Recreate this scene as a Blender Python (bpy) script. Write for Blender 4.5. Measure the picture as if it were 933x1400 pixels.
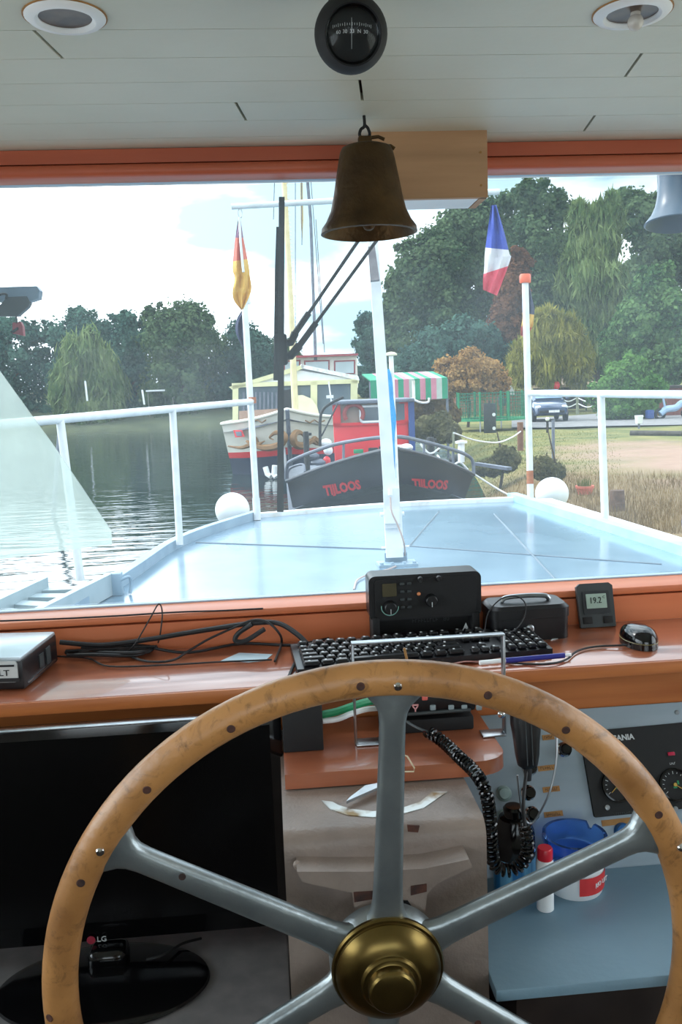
import bpy, bmesh, math, random
import numpy as np
from mathutils import Vector, Matrix
for _o in list(bpy.data.objects):
    bpy.data.objects.remove(_o)
SC = bpy.context.scene
COL = SC.collection
# ------------------------------------------------------------------ camera
EYE = Vector((0, 0, 1.5))
FPX = 1200.0
YAW, PITCH, ROLL = math.radians(4.461), math.radians(7.829), math.radians(-2.236)
_fw = Vector((math.sin(YAW) * math.cos(PITCH), math.cos(YAW) * math.cos(PITCH), -math.sin(PITCH)))
_r = _fw.cross(Vector((0, 0, 1))).normalized()
_u = _r.cross(_fw)
RT = _r * math.cos(ROLL) + _u * math.sin(ROLL)
UP = -_r * math.sin(ROLL) + _u * math.cos(ROLL)
cam = bpy.data.cameras.new('camera')
cam_o = bpy.data.objects.new('camera', cam)
COL.objects.link(cam_o)
cam.sensor_fit = 'VERTICAL'
cam.sensor_height = 36.0
cam.lens = 36.0 * FPX / 1400.0
cam.clip_start = 0.02
cam.clip_end = 600
cam_o.matrix_world = Matrix(((RT.x, UP.x, -_fw.x, 0), (RT.y, UP.y, -_fw.y, 0), (RT.z, UP.z, -_fw.z, 1.5), (0, 0, 0, 1)))
SC.camera = cam_o
# ------------------------------------------------------------------ colour management
SC.view_settings.view_transform = 'Standard'
SC.view_settings.look = 'None'
SC.view_settings.gamma = 1
SC.view_settings.use_curve_mapping = False
SC.view_settings.exposure = 0.4
# ------------------------------------------------------------------ sky: bright broken cloud with pale blue gaps
SKY = 2.3
W = bpy.data.worlds.new('sky')
SC.world = W
W.use_nodes = True
nt = W.node_tree
nt.nodes.clear()
def wn(t): return nt.nodes.new(t)
out = wn('ShaderNodeOutputWorld'); bg = wn('ShaderNodeBackground'); tc = wn('ShaderNodeTexCoord'); mp = wn('ShaderNodeMapping')
nz = wn('ShaderNodeTexNoise'); rp = wn('ShaderNodeValToRGB')
mp.inputs['Scale'].default_value = (1.6, 1.6, 5.0)
mp.inputs['Location'].default_value = (0.9, 2.4, 0.46)
nz.inputs['Scale'].default_value = 1.5; nz.inputs['Detail'].default_value = 6; nz.inputs['Roughness'].default_value = 0.5
rp.color_ramp.elements[0].position = 0.40; rp.color_ramp.elements[0].color = (0.19, 0.28, 0.33, 1)
rp.color_ramp.elements[1].position = 0.54; rp.color_ramp.elements[1].color = (0.80, 0.86, 0.90, 1)
nt.links.new(tc.outputs['Generated'], mp.inputs[0]); nt.links.new(mp.outputs[0], nz.inputs['Vector'])
nt.links.new(nz.outputs['Fac'], rp.inputs[0]); # the cloud is brighter around the veiled sun
dp = wn('ShaderNodeVectorMath'); dp.operation = 'DOT_PRODUCT'; dp.inputs[1].default_value = Vector((-.66, .55, .52)).normalized()
pw = wn('ShaderNodeMapRange'); pw.inputs['From Min'].default_value = .35; pw.inputs['From Max'].default_value = 1.0; pw.inputs['To Min'].default_value = SKY; pw.inputs['To Max'].default_value = SKY * 2.2
nt.links.new(tc.outputs['Generated'], dp.inputs[0]); nt.links.new(dp.outputs['Value'], pw.inputs['Value']); nt.links.new(pw.outputs[0], bg.inputs['Strength'])
nt.links.new(rp.outputs[0], bg.inputs['Color'])
bg.inputs['Strength'].default_value = SKY
nt.links.new(bg.outputs[0], out.inputs[0])
# ------------------------------------------------------------------ sun, veiled by cloud, from the left and ahead
sun = bpy.data.lights.new('sun', 'SUN')
sun.energy = 1.3; sun.angle = math.radians(14); sun.color = (1.0, 0.96, 0.9)
sun_o = bpy.data.objects.new('sun', sun); COL.objects.link(sun_o)
sun_o.location = (-20, 10, 30)
sun_o.rotation_euler = Vector((0.70, -0.35, -0.75)).to_track_quat('-Z', 'Y').to_euler()

# ------------------------------------------------------------------ fill lamps added at the unseen side and rear windows to brighten the cabin
def fill_lamp(x, y, z, look, sx, sy, power):
    l = bpy.data.lights.new('cabin_fill_lamp', 'AREA'); l.shape = 'RECTANGLE'; l.size = sx; l.size_y = sy; l.energy = power; l.color = (.93, .98, 1.0)
    o = bpy.data.objects.new('cabin_fill_lamp', l); COL.objects.link(o); o.location = (x, y, z)
    o.rotation_euler = Vector(look).to_track_quat('-Z', 'Y').to_euler()
fill_lamp(-1.52, .05, 1.42, (1, 0, .12), 2.8, .8, 18)
fill_lamp(1.52, .05, 1.42, (-1, 0, .12), 2.8, .8, 13)
fill_lamp(-.02, -1.82, 1.40, (0, 1, .10), 2.2, .85, 8)

# ------------------------------------------------------------------ picture rays -> places
def ray(px, py): return _fw + RT * ((px - 466.5) / FPX) - UP * ((py - 700) / FPX)
def at_y(px, py, y): d = ray(px, py); return EYE + d * (y / d.y)
def at_z(px, py, z): d = ray(px, py); return EYE + d * ((z - 1.5) / d.z)
def at_d(px, py, k): return EYE + ray(px, py) * k
def depth(p): return (Vector(p) - EYE).dot(_fw)

# ------------------------------------------------------------------ materials
def lin(c):
    return tuple((x / 255 / 12.92) if x / 255 <= 0.04045 else ((x / 255 + 0.055) / 1.055) ** 2.4 for x in c) + (1,)
MATS = {}
def mat(name, c1, c2=None, scale=6, rough=0.5, metal=0, bump=0, bscale=None, stretch=(1, 1, 1), spec=0.5, coat=0, trans=0, detail=6, lo=0.35, hi=0.65, alpha=None, ior=None):
    if name in MATS: return MATS[name]
    m = bpy.data.materials.new(name); m.use_nodes = True
    t = m.node_tree; b = t.nodes['Principled BSDF']
    b.inputs['Roughness'].default_value = rough; b.inputs['Metallic'].default_value = metal
    b.inputs['Specular IOR Level'].default_value = spec; b.inputs['Coat Weight'].default_value = coat
    b.inputs['Coat Roughness'].default_value = 0.12
    b.inputs['Transmission Weight'].default_value = trans
    if ior: b.inputs['IOR'].default_value = ior
    if alpha is not None: b.inputs['Alpha'].default_value = alpha
    c2 = c2 or tuple(min(255, x * 1.1 + 2) for x in c1)
    co = t.nodes.new('ShaderNodeTexCoord'); ma = t.nodes.new('ShaderNodeMapping'); no = t.nodes.new('ShaderNodeTexNoise'); ra = t.nodes.new('ShaderNodeValToRGB')
    ma.inputs['Scale'].default_value = stretch
    no.inputs['Scale'].default_value = scale; no.inputs['Detail'].default_value = detail
    ra.color_ramp.elements[0].position = lo; ra.color_ramp.elements[0].color = lin(c1)
    ra.color_ramp.elements[1].position = hi; ra.color_ramp.elements[1].color = lin(c2)
    t.links.new(co.outputs['Object'], ma.inputs[0]); t.links.new(ma.outputs[0], no.inputs['Vector'])
    t.links.new(no.outputs['Fac'], ra.inputs[0]); t.links.new(ra.outputs[0], b.inputs['Base Color'])
    if bump:
        bn = t.nodes.new('ShaderNodeTexNoise'); bu = t.nodes.new('ShaderNodeBump')
        bn.inputs['Scale'].default_value = bscale or scale * 3; bn.inputs['Detail'].default_value = 4
        bu.inputs['Strength'].default_value = bump; bu.inputs['Distance'].default_value = 0.02
        t.links.new(ma.outputs[0], bn.inputs['Vector']); t.links.new(bn.outputs['Fac'], bu.inputs['Height']); t.links.new(bu.outputs[0], b.inputs['Normal'])
    MATS[name] = m
    return m
def glow(name, c, s):
    m = mat(name, c, c); b = m.node_tree.nodes['Principled BSDF']
    b.inputs['Emission Color'].default_value = lin(c); b.inputs['Emission Strength'].default_value = s
    return m
def leafmat(name, c1, c2, scale=1.2):
    m = bpy.data.materials.new(name); m.use_nodes = True; t = m.node_tree; t.nodes.clear()
    o = t.nodes.new('ShaderNodeOutputMaterial'); d = t.nodes.new('ShaderNodeBsdfDiffuse'); tr = t.nodes.new('ShaderNodeBsdfTranslucent'); mx = t.nodes.new('ShaderNodeMixShader')
    co = t.nodes.new('ShaderNodeTexCoord'); no = t.nodes.new('ShaderNodeTexNoise'); ra = t.nodes.new('ShaderNodeValToRGB')
    no.inputs['Scale'].default_value = scale; no.inputs['Detail'].default_value = 3
    ra.color_ramp.elements[0].position = .35; ra.color_ramp.elements[0].color = lin(c1)
    ra.color_ramp.elements[1].position = .65; ra.color_ramp.elements[1].color = lin(c2)
    mx.inputs[0].default_value = 0.3
    ge = t.nodes.new('ShaderNodeNewGeometry'); mr = t.nodes.new('ShaderNodeMapRange'); ad = t.nodes.new('ShaderNodeMath'); ad.operation = 'ADD'
    mr.inputs['To Min'].default_value = -.13; mr.inputs['To Max'].default_value = .13
    t.links.new(ge.outputs['Random Per Island'], mr.inputs['Value']); t.links.new(mr.outputs[0], ad.inputs[1]); t.links.new(no.outputs['Fac'], ad.inputs[0])
    t.links.new(co.outputs['Object'], no.inputs['Vector']); t.links.new(ad.outputs[0], ra.inputs[0])
    t.links.new(ra.outputs[0], d.inputs[0]); t.links.new(ra.outputs[0], tr.inputs[0])
    t.links.new(d.outputs[0], mx.inputs[1]); t.links.new(tr.outputs[0], mx.inputs[2]); t.links.new(mx.outputs[0], o.inputs[0])
    MATS[name] = m
    return m
def glassmat(name, tint=(0.97, 0.99, 1.0), dirt_haze=0.03, refl=1.0, haze_col=(0.85, 0.95, 1.0)):
    m = bpy.data.materials.new(name); m.use_nodes = True; t = m.node_tree; t.nodes.clear()
    o = t.nodes.new('ShaderNodeOutputMaterial'); tp = t.nodes.new('ShaderNodeBsdfTransparent'); gl = t.nodes.new('ShaderNodeBsdfGlossy')
    tl = t.nodes.new('ShaderNodeBsdfTranslucent'); fr = t.nodes.new('ShaderNodeFresnel'); m1 = t.nodes.new('ShaderNodeMixShader'); m2 = t.nodes.new('ShaderNodeMixShader'); mu = t.nodes.new('ShaderNodeMath')
    co = t.nodes.new('ShaderNodeTexCoord'); no = t.nodes.new('ShaderNodeTexNoise'); mr = t.nodes.new('ShaderNodeMapRange')
    tp.inputs[0].default_value = tint + (1,); gl.inputs['Roughness'].default_value = 0.01; tl.inputs[0].default_value = haze_col + (1,)
    no.inputs['Scale'].default_value = 5; no.inputs['Detail'].default_value = 5
    mr.inputs['From Min'].default_value = .3; mr.inputs['From Max'].default_value = .7
    mr.inputs['To Min'].default_value = dirt_haze * 0.7; mr.inputs['To Max'].default_value = dirt_haze * 1.3
    fr.inputs[0].default_value = 1.45; mu.operation = 'MULTIPLY'; mu.inputs[1].default_value = refl
    t.links.new(co.outputs['Object'], no.inputs['Vector']); t.links.new(no.outputs['Fac'], mr.inputs['Value'])
    t.links.new(fr.outputs[0], mu.inputs[0]); t.links.new(mu.outputs[0], m1.inputs[0]); t.links.new(tp.outputs[0], m1.inputs[1]); t.links.new(gl.outputs[0], m1.inputs[2])
    t.links.new(mr.outputs[0], m2.inputs[0]); t.links.new(m1.outputs[0], m2.inputs[1]); t.links.new(tl.outputs[0], m2.inputs[2]); t.links.new(m2.outputs[0], o.inputs[0])
    MATS[name] = m
    return m

# ------------------------------------------------------------------ mesh building
def frame(o, x, y):
    x = Vector(x).normalized(); z = x.cross(Vector(y)).normalized(); y = z.cross(x)
    return Matrix(((x.x, y.x, z.x, o[0]), (x.y, y.y, z.y, o[1]), (x.z, y.z, z.z, o[2]), (0, 0, 0, 1)))
def along(o, axis):
    a = Vector(axis).normalized(); h = Vector((0, 0, 1)) if abs(a.z) < .9 else Vector((1, 0, 0))
    x = h.cross(a).normalized(); y = a.cross(x)
    return Matrix(((x.x, y.x, a.x, o[0]), (x.y, y.y, a.y, o[1]), (x.z, y.z, a.z, o[2]), (0, 0, 0, 1)))
class MB:
    def __init__(s): s.v = []; s.f = []; s.m = []
    def add(s, vs, fs, M=None, mi=0):
        n = len(s.v)
        s.v += [tuple(M @ Vector(v)) if M else tuple(v) for v in vs]
        s.f += [tuple(i + n for i in f) for f in fs]; s.m += [mi] * len(fs)
        return s
    def box(s, c, size, M=None, bevel=0, seg=2, mi=0, rot=None):
        bm = bmesh.new(); bmesh.ops.create_cube(bm, size=1)
        bmesh.ops.scale(bm, vec=size, verts=bm.verts)
        if bevel: bmesh.ops.bevel(bm, geom=bm.edges[:], offset=min(bevel, min(size) * .49), segments=seg, profile=.5, affect='EDGES')
        L = Matrix.Translation(c)
        if rot: L = L @ Matrix.Rotation(rot[2], 4, 'Z') @ Matrix.Rotation(rot[1], 4, 'Y') @ Matrix.Rotation(rot[0], 4, 'X')
        bm.verts.ensure_lookup_table()
        s.add([L @ v.co for v in bm.verts], [[v.index for v in f.verts] for f in bm.faces], M, mi); bm.free()
        return s
    def tube(s, pts, r, n=8, closed=False, M=None, mi=0, radii=None):
        P = [Vector(p) for p in pts]; N = len(P); vs = []; fs = []
        up = None
        for i, p in enumerate(P):
            a = P[(i - 1) % N] if (closed or i) else p; b = P[(i + 1) % N] if (closed or i < N - 1) else p
            t = (b - a).normalized()
            if up is None:
                h = Vector((0, 0, 1)) if abs(t.z) < .9 else Vector((1, 0, 0)); up = (h - t * h.dot(t)).normalized()
            else:
                up = up - t * up.dot(t); up = up.normalized() if up.length > 1e-6 else Vector((1, 0, 0))
            sd = t.cross(up); rr = radii[i] if radii else r
            for k in range(n):
                an = 2 * math.pi * k / n; vs.append(p + (up * math.cos(an) + sd * math.sin(an)) * rr)
        for i in range(N if closed else N - 1):
            j = (i + 1) % N
            for k in range(n):
                l = (k + 1) % n; fs.append((i * n + k, j * n + k, j * n + l, i * n + l)[::-1])
        if not closed:
            fs.append(tuple(range(n))); fs.append(tuple((N - 1) * n + k for k in range(n))[::-1])
        return s.add(vs, fs, M, mi)
    def lathe(s, prof, M=None, n=32, mi=0, sx=1, sy=1):
        vs = []; fs = []; L = len(prof)
        for r, z in prof:
            for k in range(n):
                a = 2 * math.pi * k / n; vs.append((r * sx * math.cos(a), r * sy * math.sin(a), z))
        for i in range(L - 1):
            for k in range(n):
                l = (k + 1) % n; fs.append((i * n + k, i * n + l, (i + 1) * n + l, (i + 1) * n + k))
        if prof[0][0] > 1e-6: fs.append(tuple(range(n))[::-1])
        if prof[-1][0] > 1e-6: fs.append(tuple((L - 1) * n + k for k in range(n)))
        return s.add(vs, fs, M, mi)
    def ring(s, prof, M=None, n=40, mi=0):
        vs = []; fs = []; L = len(prof)
        for r, z in prof:
            for k in range(n):
                a = 2 * math.pi * k / n; vs.append((r * math.cos(a), r * math.sin(a), z))
        for i in range(L):
            j = (i + 1) % L
            for k in range(n):
                l = (k + 1) % n; fs.append((i * n + k, i * n + l, j * n + l, j * n + k))
        return s.add(vs, fs, M, mi)
    def prism(s, poly, h, M=None, mi=0):
        n = len(poly); vs = [(x, y, 0) for x, y in poly] + [(x, y, h) for x, y in poly]
        fs = [tuple(range(n))[::-1], tuple(range(n, 2 * n))] + [(i, (i + 1) % n, n + (i + 1) % n, n + i) for i in range(n)]
        return s.add(vs, fs, M, mi)
    def slab(s, pts, vec, mi=0):
        n = len(pts); P = [Vector(p) for p in pts]; v = Vector(vec)
        fs = [tuple(range(n)), tuple(range(n, 2 * n))[::-1]] + [(i, n + i, n + (i + 1) % n, (i + 1) % n) for i in range(n)]
        return s.add(P + [p + v for p in P], fs, None, mi)
    def sphere(s, c, r, M=None, n=24, m=14, mi=0, sc=(1, 1, 1)):
        pr = [(r * math.sin(math.pi * i / m), -r * math.cos(math.pi * i / m)) for i in range(m + 1)]
        vs = []; fs = []
        L = Matrix.Translation(c)
        for rr, z in pr[1:-1]:
            for k in range(n):
                a = 2 * math.pi * k / n; vs.append(L @ Vector((rr * sc[0] * math.cos(a), rr * sc[1] * math.sin(a), z * sc[2])))
        q = len(vs); vs += [L @ Vector((0, 0, -r * sc[2])), L @ Vector((0, 0, r * sc[2]))]
        for i in range(m - 2):
            for k in range(n):
                l = (k + 1) % n; fs.append((i * n + k, i * n + l, (i + 1) * n + l, (i + 1) * n + k))
        for k in range(n):
            l = (k + 1) % n; fs.append((q, l, k)); fs.append((q + 1, (m - 2) * n + k, (m - 2) * n + l))
        return s.add(vs, fs, M, mi)
    def grid(s, rows, mi=0, close=False):
        n = len(rows[0]); vs = [p for r in rows for p in r]; fs = []
        for i in range(len(rows) - 1):
            for k in range(n - 1): fs.append((i * n + k, i * n + k + 1, (i + 1) * n + k + 1, (i + 1) * n + k))
        return s.add(vs, fs, None, mi)
    def text(s, st, size, M, mi=0, ext=0.0004, sx=1, bold=0):
        cu = bpy.data.curves.new('lettering', 'FONT'); cu.body = st; cu.size = size; cu.extrude = ext; cu.offset = bold
        cu.align_x = 'CENTER'; cu.align_y = 'CENTER'; cu.resolution_u = 2
        o = bpy.data.objects.new('lettering', cu); COL.objects.link(o)
        me = bpy.data.meshes.new_from_object(o.evaluated_get(bpy.context.evaluated_depsgraph_get()))
        s.add([(v.co.x * sx, v.co.y, v.co.z) for v in me.vertices], [tuple(p.vertices) for p in me.polygons], M, mi)
        bpy.data.objects.remove(o); bpy.data.curves.remove(cu); bpy.data.meshes.remove(me)
        return s
    def marks(s, w, h, M, n, mi=0):
        rnd = random.Random(n); u = w / n
        for i in range(n):                      # small worn print nobody can read
            x = -w / 2 + u * (i + .5)
            s.box((x - u * .25, 0, 0), (u * .18, h, .0004), M, mi=mi)
            s.box((x + u * .1, rnd.choice((-.4, 0, .4)) * h, 0), (u * .5, h * .2, .0004), M, mi=mi)
        return s
    def build(s, name, mats, parent=None, smooth=35, origin=None, fixn=True):
        me = bpy.data.meshes.new(name)
        V = np.array(s.v, dtype=float)
        if parent is not None: org = WL(parent)
        elif origin is not None: org = Vector(origin)
        else:
            mn, mx = V.min(0), V.max(0); org = Vector(((mn[0] + mx[0]) / 2, (mn[1] + mx[1]) / 2, mn[2]))
        V = V - np.array(org)
        me.from_pydata([tuple(x) for x in V], [], s.f)
        for m_ in (mats if isinstance(mats, (list, tuple)) else [mats]): me.materials.append(m_)
        me.polygons.foreach_set('material_index', s.m)
        if fixn and len(s.f) < 60000:
            bm = bmesh.new(); bm.from_mesh(me); bmesh.ops.recalc_face_normals(bm, faces=bm.faces[:]); bm.to_mesh(me); bm.free()
        if smooth:
            me.polygons.foreach_set('use_smooth', [True] * len(s.f))
            me.set_sharp_from_angle(angle=math.radians(smooth))
        me.update()
        o = bpy.data.objects.new(name, me); COL.objects.link(o)
        if parent is not None: o.parent = parent
        else: o.location = org
        return o
def WL(o):
    v = Vector((0, 0, 0))
    while o is not None: v = v + o.location; o = o.parent
    return v
def tag(o, label=None, cat=None, group=None, kind=None):
    if label: o['label'] = label
    if cat: o['category'] = cat
    if group: o['group'] = group
    if kind: o['kind'] = kind
    return o
def thing(name, label, cat, loc, group=None):
    o = bpy.data.objects.new(name, None); o.empty_display_size = .05; COL.objects.link(o); o.location = loc
    return tag(o, label, cat, group)
def struct(name, mb, m, parent=None, label=None, smooth=35):
    o = mb.build(name, m, parent, smooth)
    if parent is None: o['kind'] = 'structure'
    if label: o['label'] = label
    return o
def lerp(a, b, t): return Vector(a) * (1 - t) + Vector(b) * t
def spline(pts, n=8):
    P = [Vector(p) for p in pts]; P = [P[0] * 2 - P[1]] + P + [P[-1] * 2 - P[-2]]; o = []
    for i in range(1, len(P) - 2):
        for k in range(n):
            t = k / n; a, b, c, d = P[i - 1:i + 3]
            o.append(.5 * ((2 * b) + (c - a) * t + (2 * a - 5 * b + 4 * c - d) * t * t + (3 * b - a - 3 * c + d) * t ** 3))
    return o + [P[-2]]
def rrect(w, h, r, n=5):
    o = []
    for cx, cy, a0 in ((w / 2 - r, h / 2 - r, 0), (-w / 2 + r, h / 2 - r, 90), (-w / 2 + r, -h / 2 + r, 180), (w / 2 - r, -h / 2 + r, 270)):
        for k in range(n + 1):
            a = math.radians(a0 + 90 * k / n); o.append((cx + r * math.cos(a), cy + r * math.sin(a)))
    return o
X, Y, Z = Vector((1, 0, 0)), Vector((0, 1, 0)), Vector((0, 0, 1))
# ================================================================== materials of the wheelhouse
m_ceil = mat('ceiling_paint', (198, 198, 182), (206, 206, 191), 3, rough=.45, bump=.02, bscale=60)
m_gap = mat('dark_gap', (60, 38, 36), (80, 50, 46), 5, rough=.8)
m_orange = mat('orange_brown_timber', (202, 112, 72), (212, 124, 82), 5, rough=.4, stretch=(.3, 4, 4))
m_dash = mat('varnished_dash_timber', (142, 76, 50), (170, 100, 68), 4, rough=.28, coat=1, stretch=(.5, 8, 8), lo=.3, hi=.7)
m_dash.node_tree.nodes['Principled BSDF'].inputs['Coat Roughness'].default_value = .06
m_edge = mat('dash_edge_timber', (166, 92, 46), (190, 114, 62), 5, rough=.35, stretch=(.5, 8, 8))
m_tan = mat('tan_plywood', (168, 128, 92), (184, 142, 104), 6, rough=.6, stretch=(.6, 6, 6))
m_white = mat('white_paint', (226, 230, 232), (240, 242, 244), 6, rough=.4)
m_dirtywhite = mat('weathered_white_paint', (205, 200, 188), (238, 240, 242), 9, rough=.5, lo=.3, hi=.5)
m_black = mat('black_plastic', (14, 14, 17), (20, 20, 24), 10, rough=.35)
m_matt = mat('matt_black', (11, 11, 13), (16, 16, 19), 10, rough=.7)
m_gloss = mat('gloss_black', (5, 5, 7), (8, 8, 10), 10, rough=.12)
m_rubber = mat('black_rubber', (16, 16, 18), (26, 26, 30), 12, rough=.6)
m_dgrey = mat('dark_grey_plastic', (46, 52, 54), (58, 64, 66), 10, rough=.5)
m_metal = mat('brushed_steel', (150, 155, 160), (176, 180, 184), 20, rough=.3, metal=1)
m_chrome = mat('chrome', (215, 215, 215), (230, 230, 230), 5, rough=.12, metal=1)
m_spoke = mat('grey_cast_aluminium', (138, 146, 149), (160, 167, 169), 14, rough=.33, metal=.8, bump=.05, bscale=70)
m_brass = mat('aged_brass', (92, 74, 40), (132, 112, 66), 9, rough=.28, metal=1, lo=.3, hi=.7)
m_bellbrass = mat('dull_bell_brass', (66, 50, 32), (94, 72, 44), 14, rough=.5, metal=.8, bump=.15, bscale=90)
m_taupe = mat('taupe_hammered_paint', (126, 112, 104), (146, 130, 120), 12, rough=.45, bump=.12, bscale=150)
m_chip = mat('bare_rusty_chip', (40, 26, 24), (84, 48, 36), 60, rough=.8)
m_panel = mat('silver_blue_panel', (142, 158, 170), (158, 172, 184), 3, rough=.4, metal=.25, stretch=(1, 6, 6))
m_tray = mat('blue_grey_tray', (120, 150, 168), (140, 168, 184), 2.5, rough=.45, metal=.1, bump=.04, bscale=80)
m_console = mat('grey_console_laminate', (108, 106, 108), (122, 119, 120), 30, rough=.6)
m_brown = mat('dark_brown_lino', (46, 36, 34), (62, 50, 46), 10, rough=.7)
m_tape = mat('brown_label_tape', (150, 104, 52), (176, 128, 70), 40, rough=.6)
m_ink = mat('black_ink', (40, 28, 22), (52, 36, 28), 20, rough=.7)
m_legend = mat('white_legend', (190, 194, 196), (205, 208, 210), 20, rough=.5)
m_wall = mat('cream_wall_panel', (188, 184, 170), (200, 196, 182), 4, rough=.5)
m_glass = glassmat('windscreen_glass', dirt_haze=.04, refl=.1)
m_pane = glassmat('side_window_glass', dirt_haze=.02)
m_green = mat('green_sheath', (24, 130, 84), (40, 150, 100), 12, rough=.4)
m_wood = None
def wheelwood():
    m = mat('worn_wheel_timber', (112, 72, 38), (178, 126, 74), 9, rough=.36, bump=.08, bscale=60, lo=.22, hi=.6)
    t = m.node_tree; b = t.nodes['Principled BSDF']; src = b.inputs['Base Color'].links[0].from_socket
    co = [n for n in t.nodes if n.type == 'TEX_COORD'][0]
    n2 = t.nodes.new('ShaderNodeTexNoise'); n2.inputs['Scale'].default_value = 38; n2.inputs['Detail'].default_value = 9; n2.inputs['Roughness'].default_value = .7; n2.inputs['Distortion'].default_value = 1.2
    r2 = t.nodes.new('ShaderNodeValToRGB'); r2.color_ramp.elements[0].position = .53; r2.color_ramp.elements[0].color = (0, 0, 0, 1); r2.color_ramp.elements[1].position = .74; r2.color_ramp.elements[1].color = (.75, .75, .75, 1)
    mx = t.nodes.new('ShaderNodeMix'); mx.data_type = 'RGBA'; mx.inputs['B'].default_value = lin((58, 38, 26))
    t.links.new(co.outputs['Object'], n2.inputs['Vector']); t.links.new(n2.outputs['Fac'], r2.inputs[0]); t.links.new(r2.outputs[0], mx.inputs['Factor'])
    t.links.new(src, mx.inputs['A']); t.links.new(mx.outputs['Result'], b.inputs['Base Color'])
    return m
m_wood = wheelwood()

# ================================================================== the wheelhouse shell
CZ = 1.937                                     # ceiling height
WX = 1.42                                      # half width
YB, YF = -1.7, 1.64                            # back wall, inner face of the front wall
struct('floor', MB().box((0, 0, -.03), (2 * WX + .1, 3.6, .06)), m_brown)
# boarded ceiling: boards with open joints, and butt joints within a board
BW = .0898
cb = MB()
JS = .15                                        # the butt joints are cut a little askew
joints = {}
for px, py in ((67, 62), (330, 156), (493, 127), (868, 88), (806, 169)):
    p = at_z(px, py, CZ); k = math.floor((p.y - 1.132) / BW); joints.setdefault(k, []).append(p.x)
k = -33
while 1.132 + k * BW < 1.66:
    y0 = 1.132 + k * BW; y1 = min(y0 + BW, 1.70); xs = [-WX] + sorted(joints.get(k, [])) + [WX]
    for a, b in zip(xs[:-1], xs[1:]):
        g0 = .0022 if a > -WX else 0; g1 = .0022 if b < WX else 0
        s0 = JS * (y1 - y0) / 2 if a > -WX else 0; s1 = JS * (y1 - y0) / 2 if b < WX else 0
        cb.slab([(a + g0 - s0, y0 + .0007, CZ), (b - g1 - s1, y0 + .0007, CZ), (b - g1 + s1, y1 - .0006, CZ), (a + g0 + s0, y1 - .0006, CZ)], (0, 0, .012))
    k += 1
cb.box((0, 0, CZ + .016), (2 * WX, 3.5, .006), mi=1)
cb.box((0, 0, CZ + .05), (2 * WX + .1, 3.6, .06), mi=0)
struct('ceiling', cb, [m_ceil, m_gap], smooth=0)
# side walls with long windows, back wall with a wide window
def wall_with_opening(name, o, xd, W_, H, ox0, ox1, oz0, oz1, th, m):
    M = frame(o, xd, Z); b = MB()
    for x0, x1, z0, z1 in ((0, W_, 0, oz0), (0, W_, oz1, H), (0, ox0, oz0, oz1), (ox1, W_, oz0, oz1)):
        b.box(((x0 + x1) / 2, (z0 + z1) / 2, 0), (x1 - x0, z1 - z0, th), M)
    return struct(name, b, m, smooth=0)
def window(name, o, xd, x0, x1, z0, z1, m, pane):
    M = frame(o, xd, Z); f = MB()
    for a, b, c, d in ((x0, x1, z0, z0 + .03), (x0, x1, z1 - .03, z1), (x0, x0 + .03, z0, z1), (x1 - .03, x1, z0, z1)):
        f.box(((a + b) / 2, (c + d) / 2, 0), (b - a, d - c, .06), M, bevel=.004)
    w = struct(name, f, m)
    MB().box(((x0 + x1) / 2, (z0 + z1) / 2, 0), (x1 - x0 - .05, z1 - z0 - .05, .006), M).build('pane', pane, w)
    return w
wall_with_opening('wall_left', (-WX - .03, YB, 0), Y, 3.34, 1.96, .3, 3.2, 1.0, 1.82, .05, m_wall)
wall_with_opening('wall_right', (WX + .03, YB, 0), Y, 3.34, 1.96, .3, 3.2, 1.0, 1.82, .05, m_wall)
wall_with_opening('wall_back', (-WX, YB - .03, 0), X, 2 * WX, 1.96, .25, 2.55, .95, 1.82, .05, m_wall)
window('window_2', (-WX - .03, YB, 0), Y, .3, 3.2, 1.0, 1.82, m_orange, m_pane)
window('window_3', (WX + .03, YB, 0), Y, .3, 3.2, 1.0, 1.82, m_orange, m_pane)
window('window_4', (-WX, YB - .03, 0), X, .25, 2.55, .95, 1.82, m_orange, m_pane)
# front: lower bulkhead, orange head trim, board and sill under the windscreen
SILL = 1.5 - .393
ZT = 1.5 + .229 * 1.69
struct('wall_front', MB().box((0, 1.69, SILL / 2 - .02), (2 * WX + .1, .05, SILL - .04)).box((0, 1.71, (CZ + ZT + .024 + .012) / 2), (2 * WX + .1, .03, CZ - ZT - .006 + .03)), m_dirtywhite, smooth=0)
m_trim = mat('red_brown_trim_timber', (176, 86, 58), (190, 98, 68), 5, rough=.4, stretch=(.3, 4, 4))
struct('trim_1', MB().box((0, 1.663, (ZT + CZ) / 2 + .012), (2 * WX, .05, CZ - ZT - .026)).box((0, 1.658, ZT + .012), (2 * WX, .06, .022), bevel=.009, seg=3).box((0, 1.66, ZT + .028), (2 * WX, .045, .006), mi=0), m_trim, label='orange-brown timber head trim over the windscreen')
struct('trim_2', MB().box((0, 1.607, (1.04 + SILL - .017) / 2), (2 * WX, .02, SILL - .017 - 1.04)).box((0, 1.638, SILL - .007), (2 * WX, .084, .0135), bevel=.003).box((0, 1.63, SILL - .018), (2 * WX, .03, .01)), m_orange, label='orange-brown timber board and sill under the windscreen')
wf = MB()
wf.box((0, 1.685, ZT + .011), (2 * WX, .016, .020)).box((0, 1.685, SILL - .002), (2 * WX, .016, .009))
for sx in (-1, 1): wf.box((sx * (WX - .02), 1.685, (SILL + ZT) / 2), (.04, .016, ZT - SILL))
w1 = struct('window_1', wf, mat('pale_blue_frame', (150, 178, 200), (178, 200, 216), 6, rough=.4))
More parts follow.
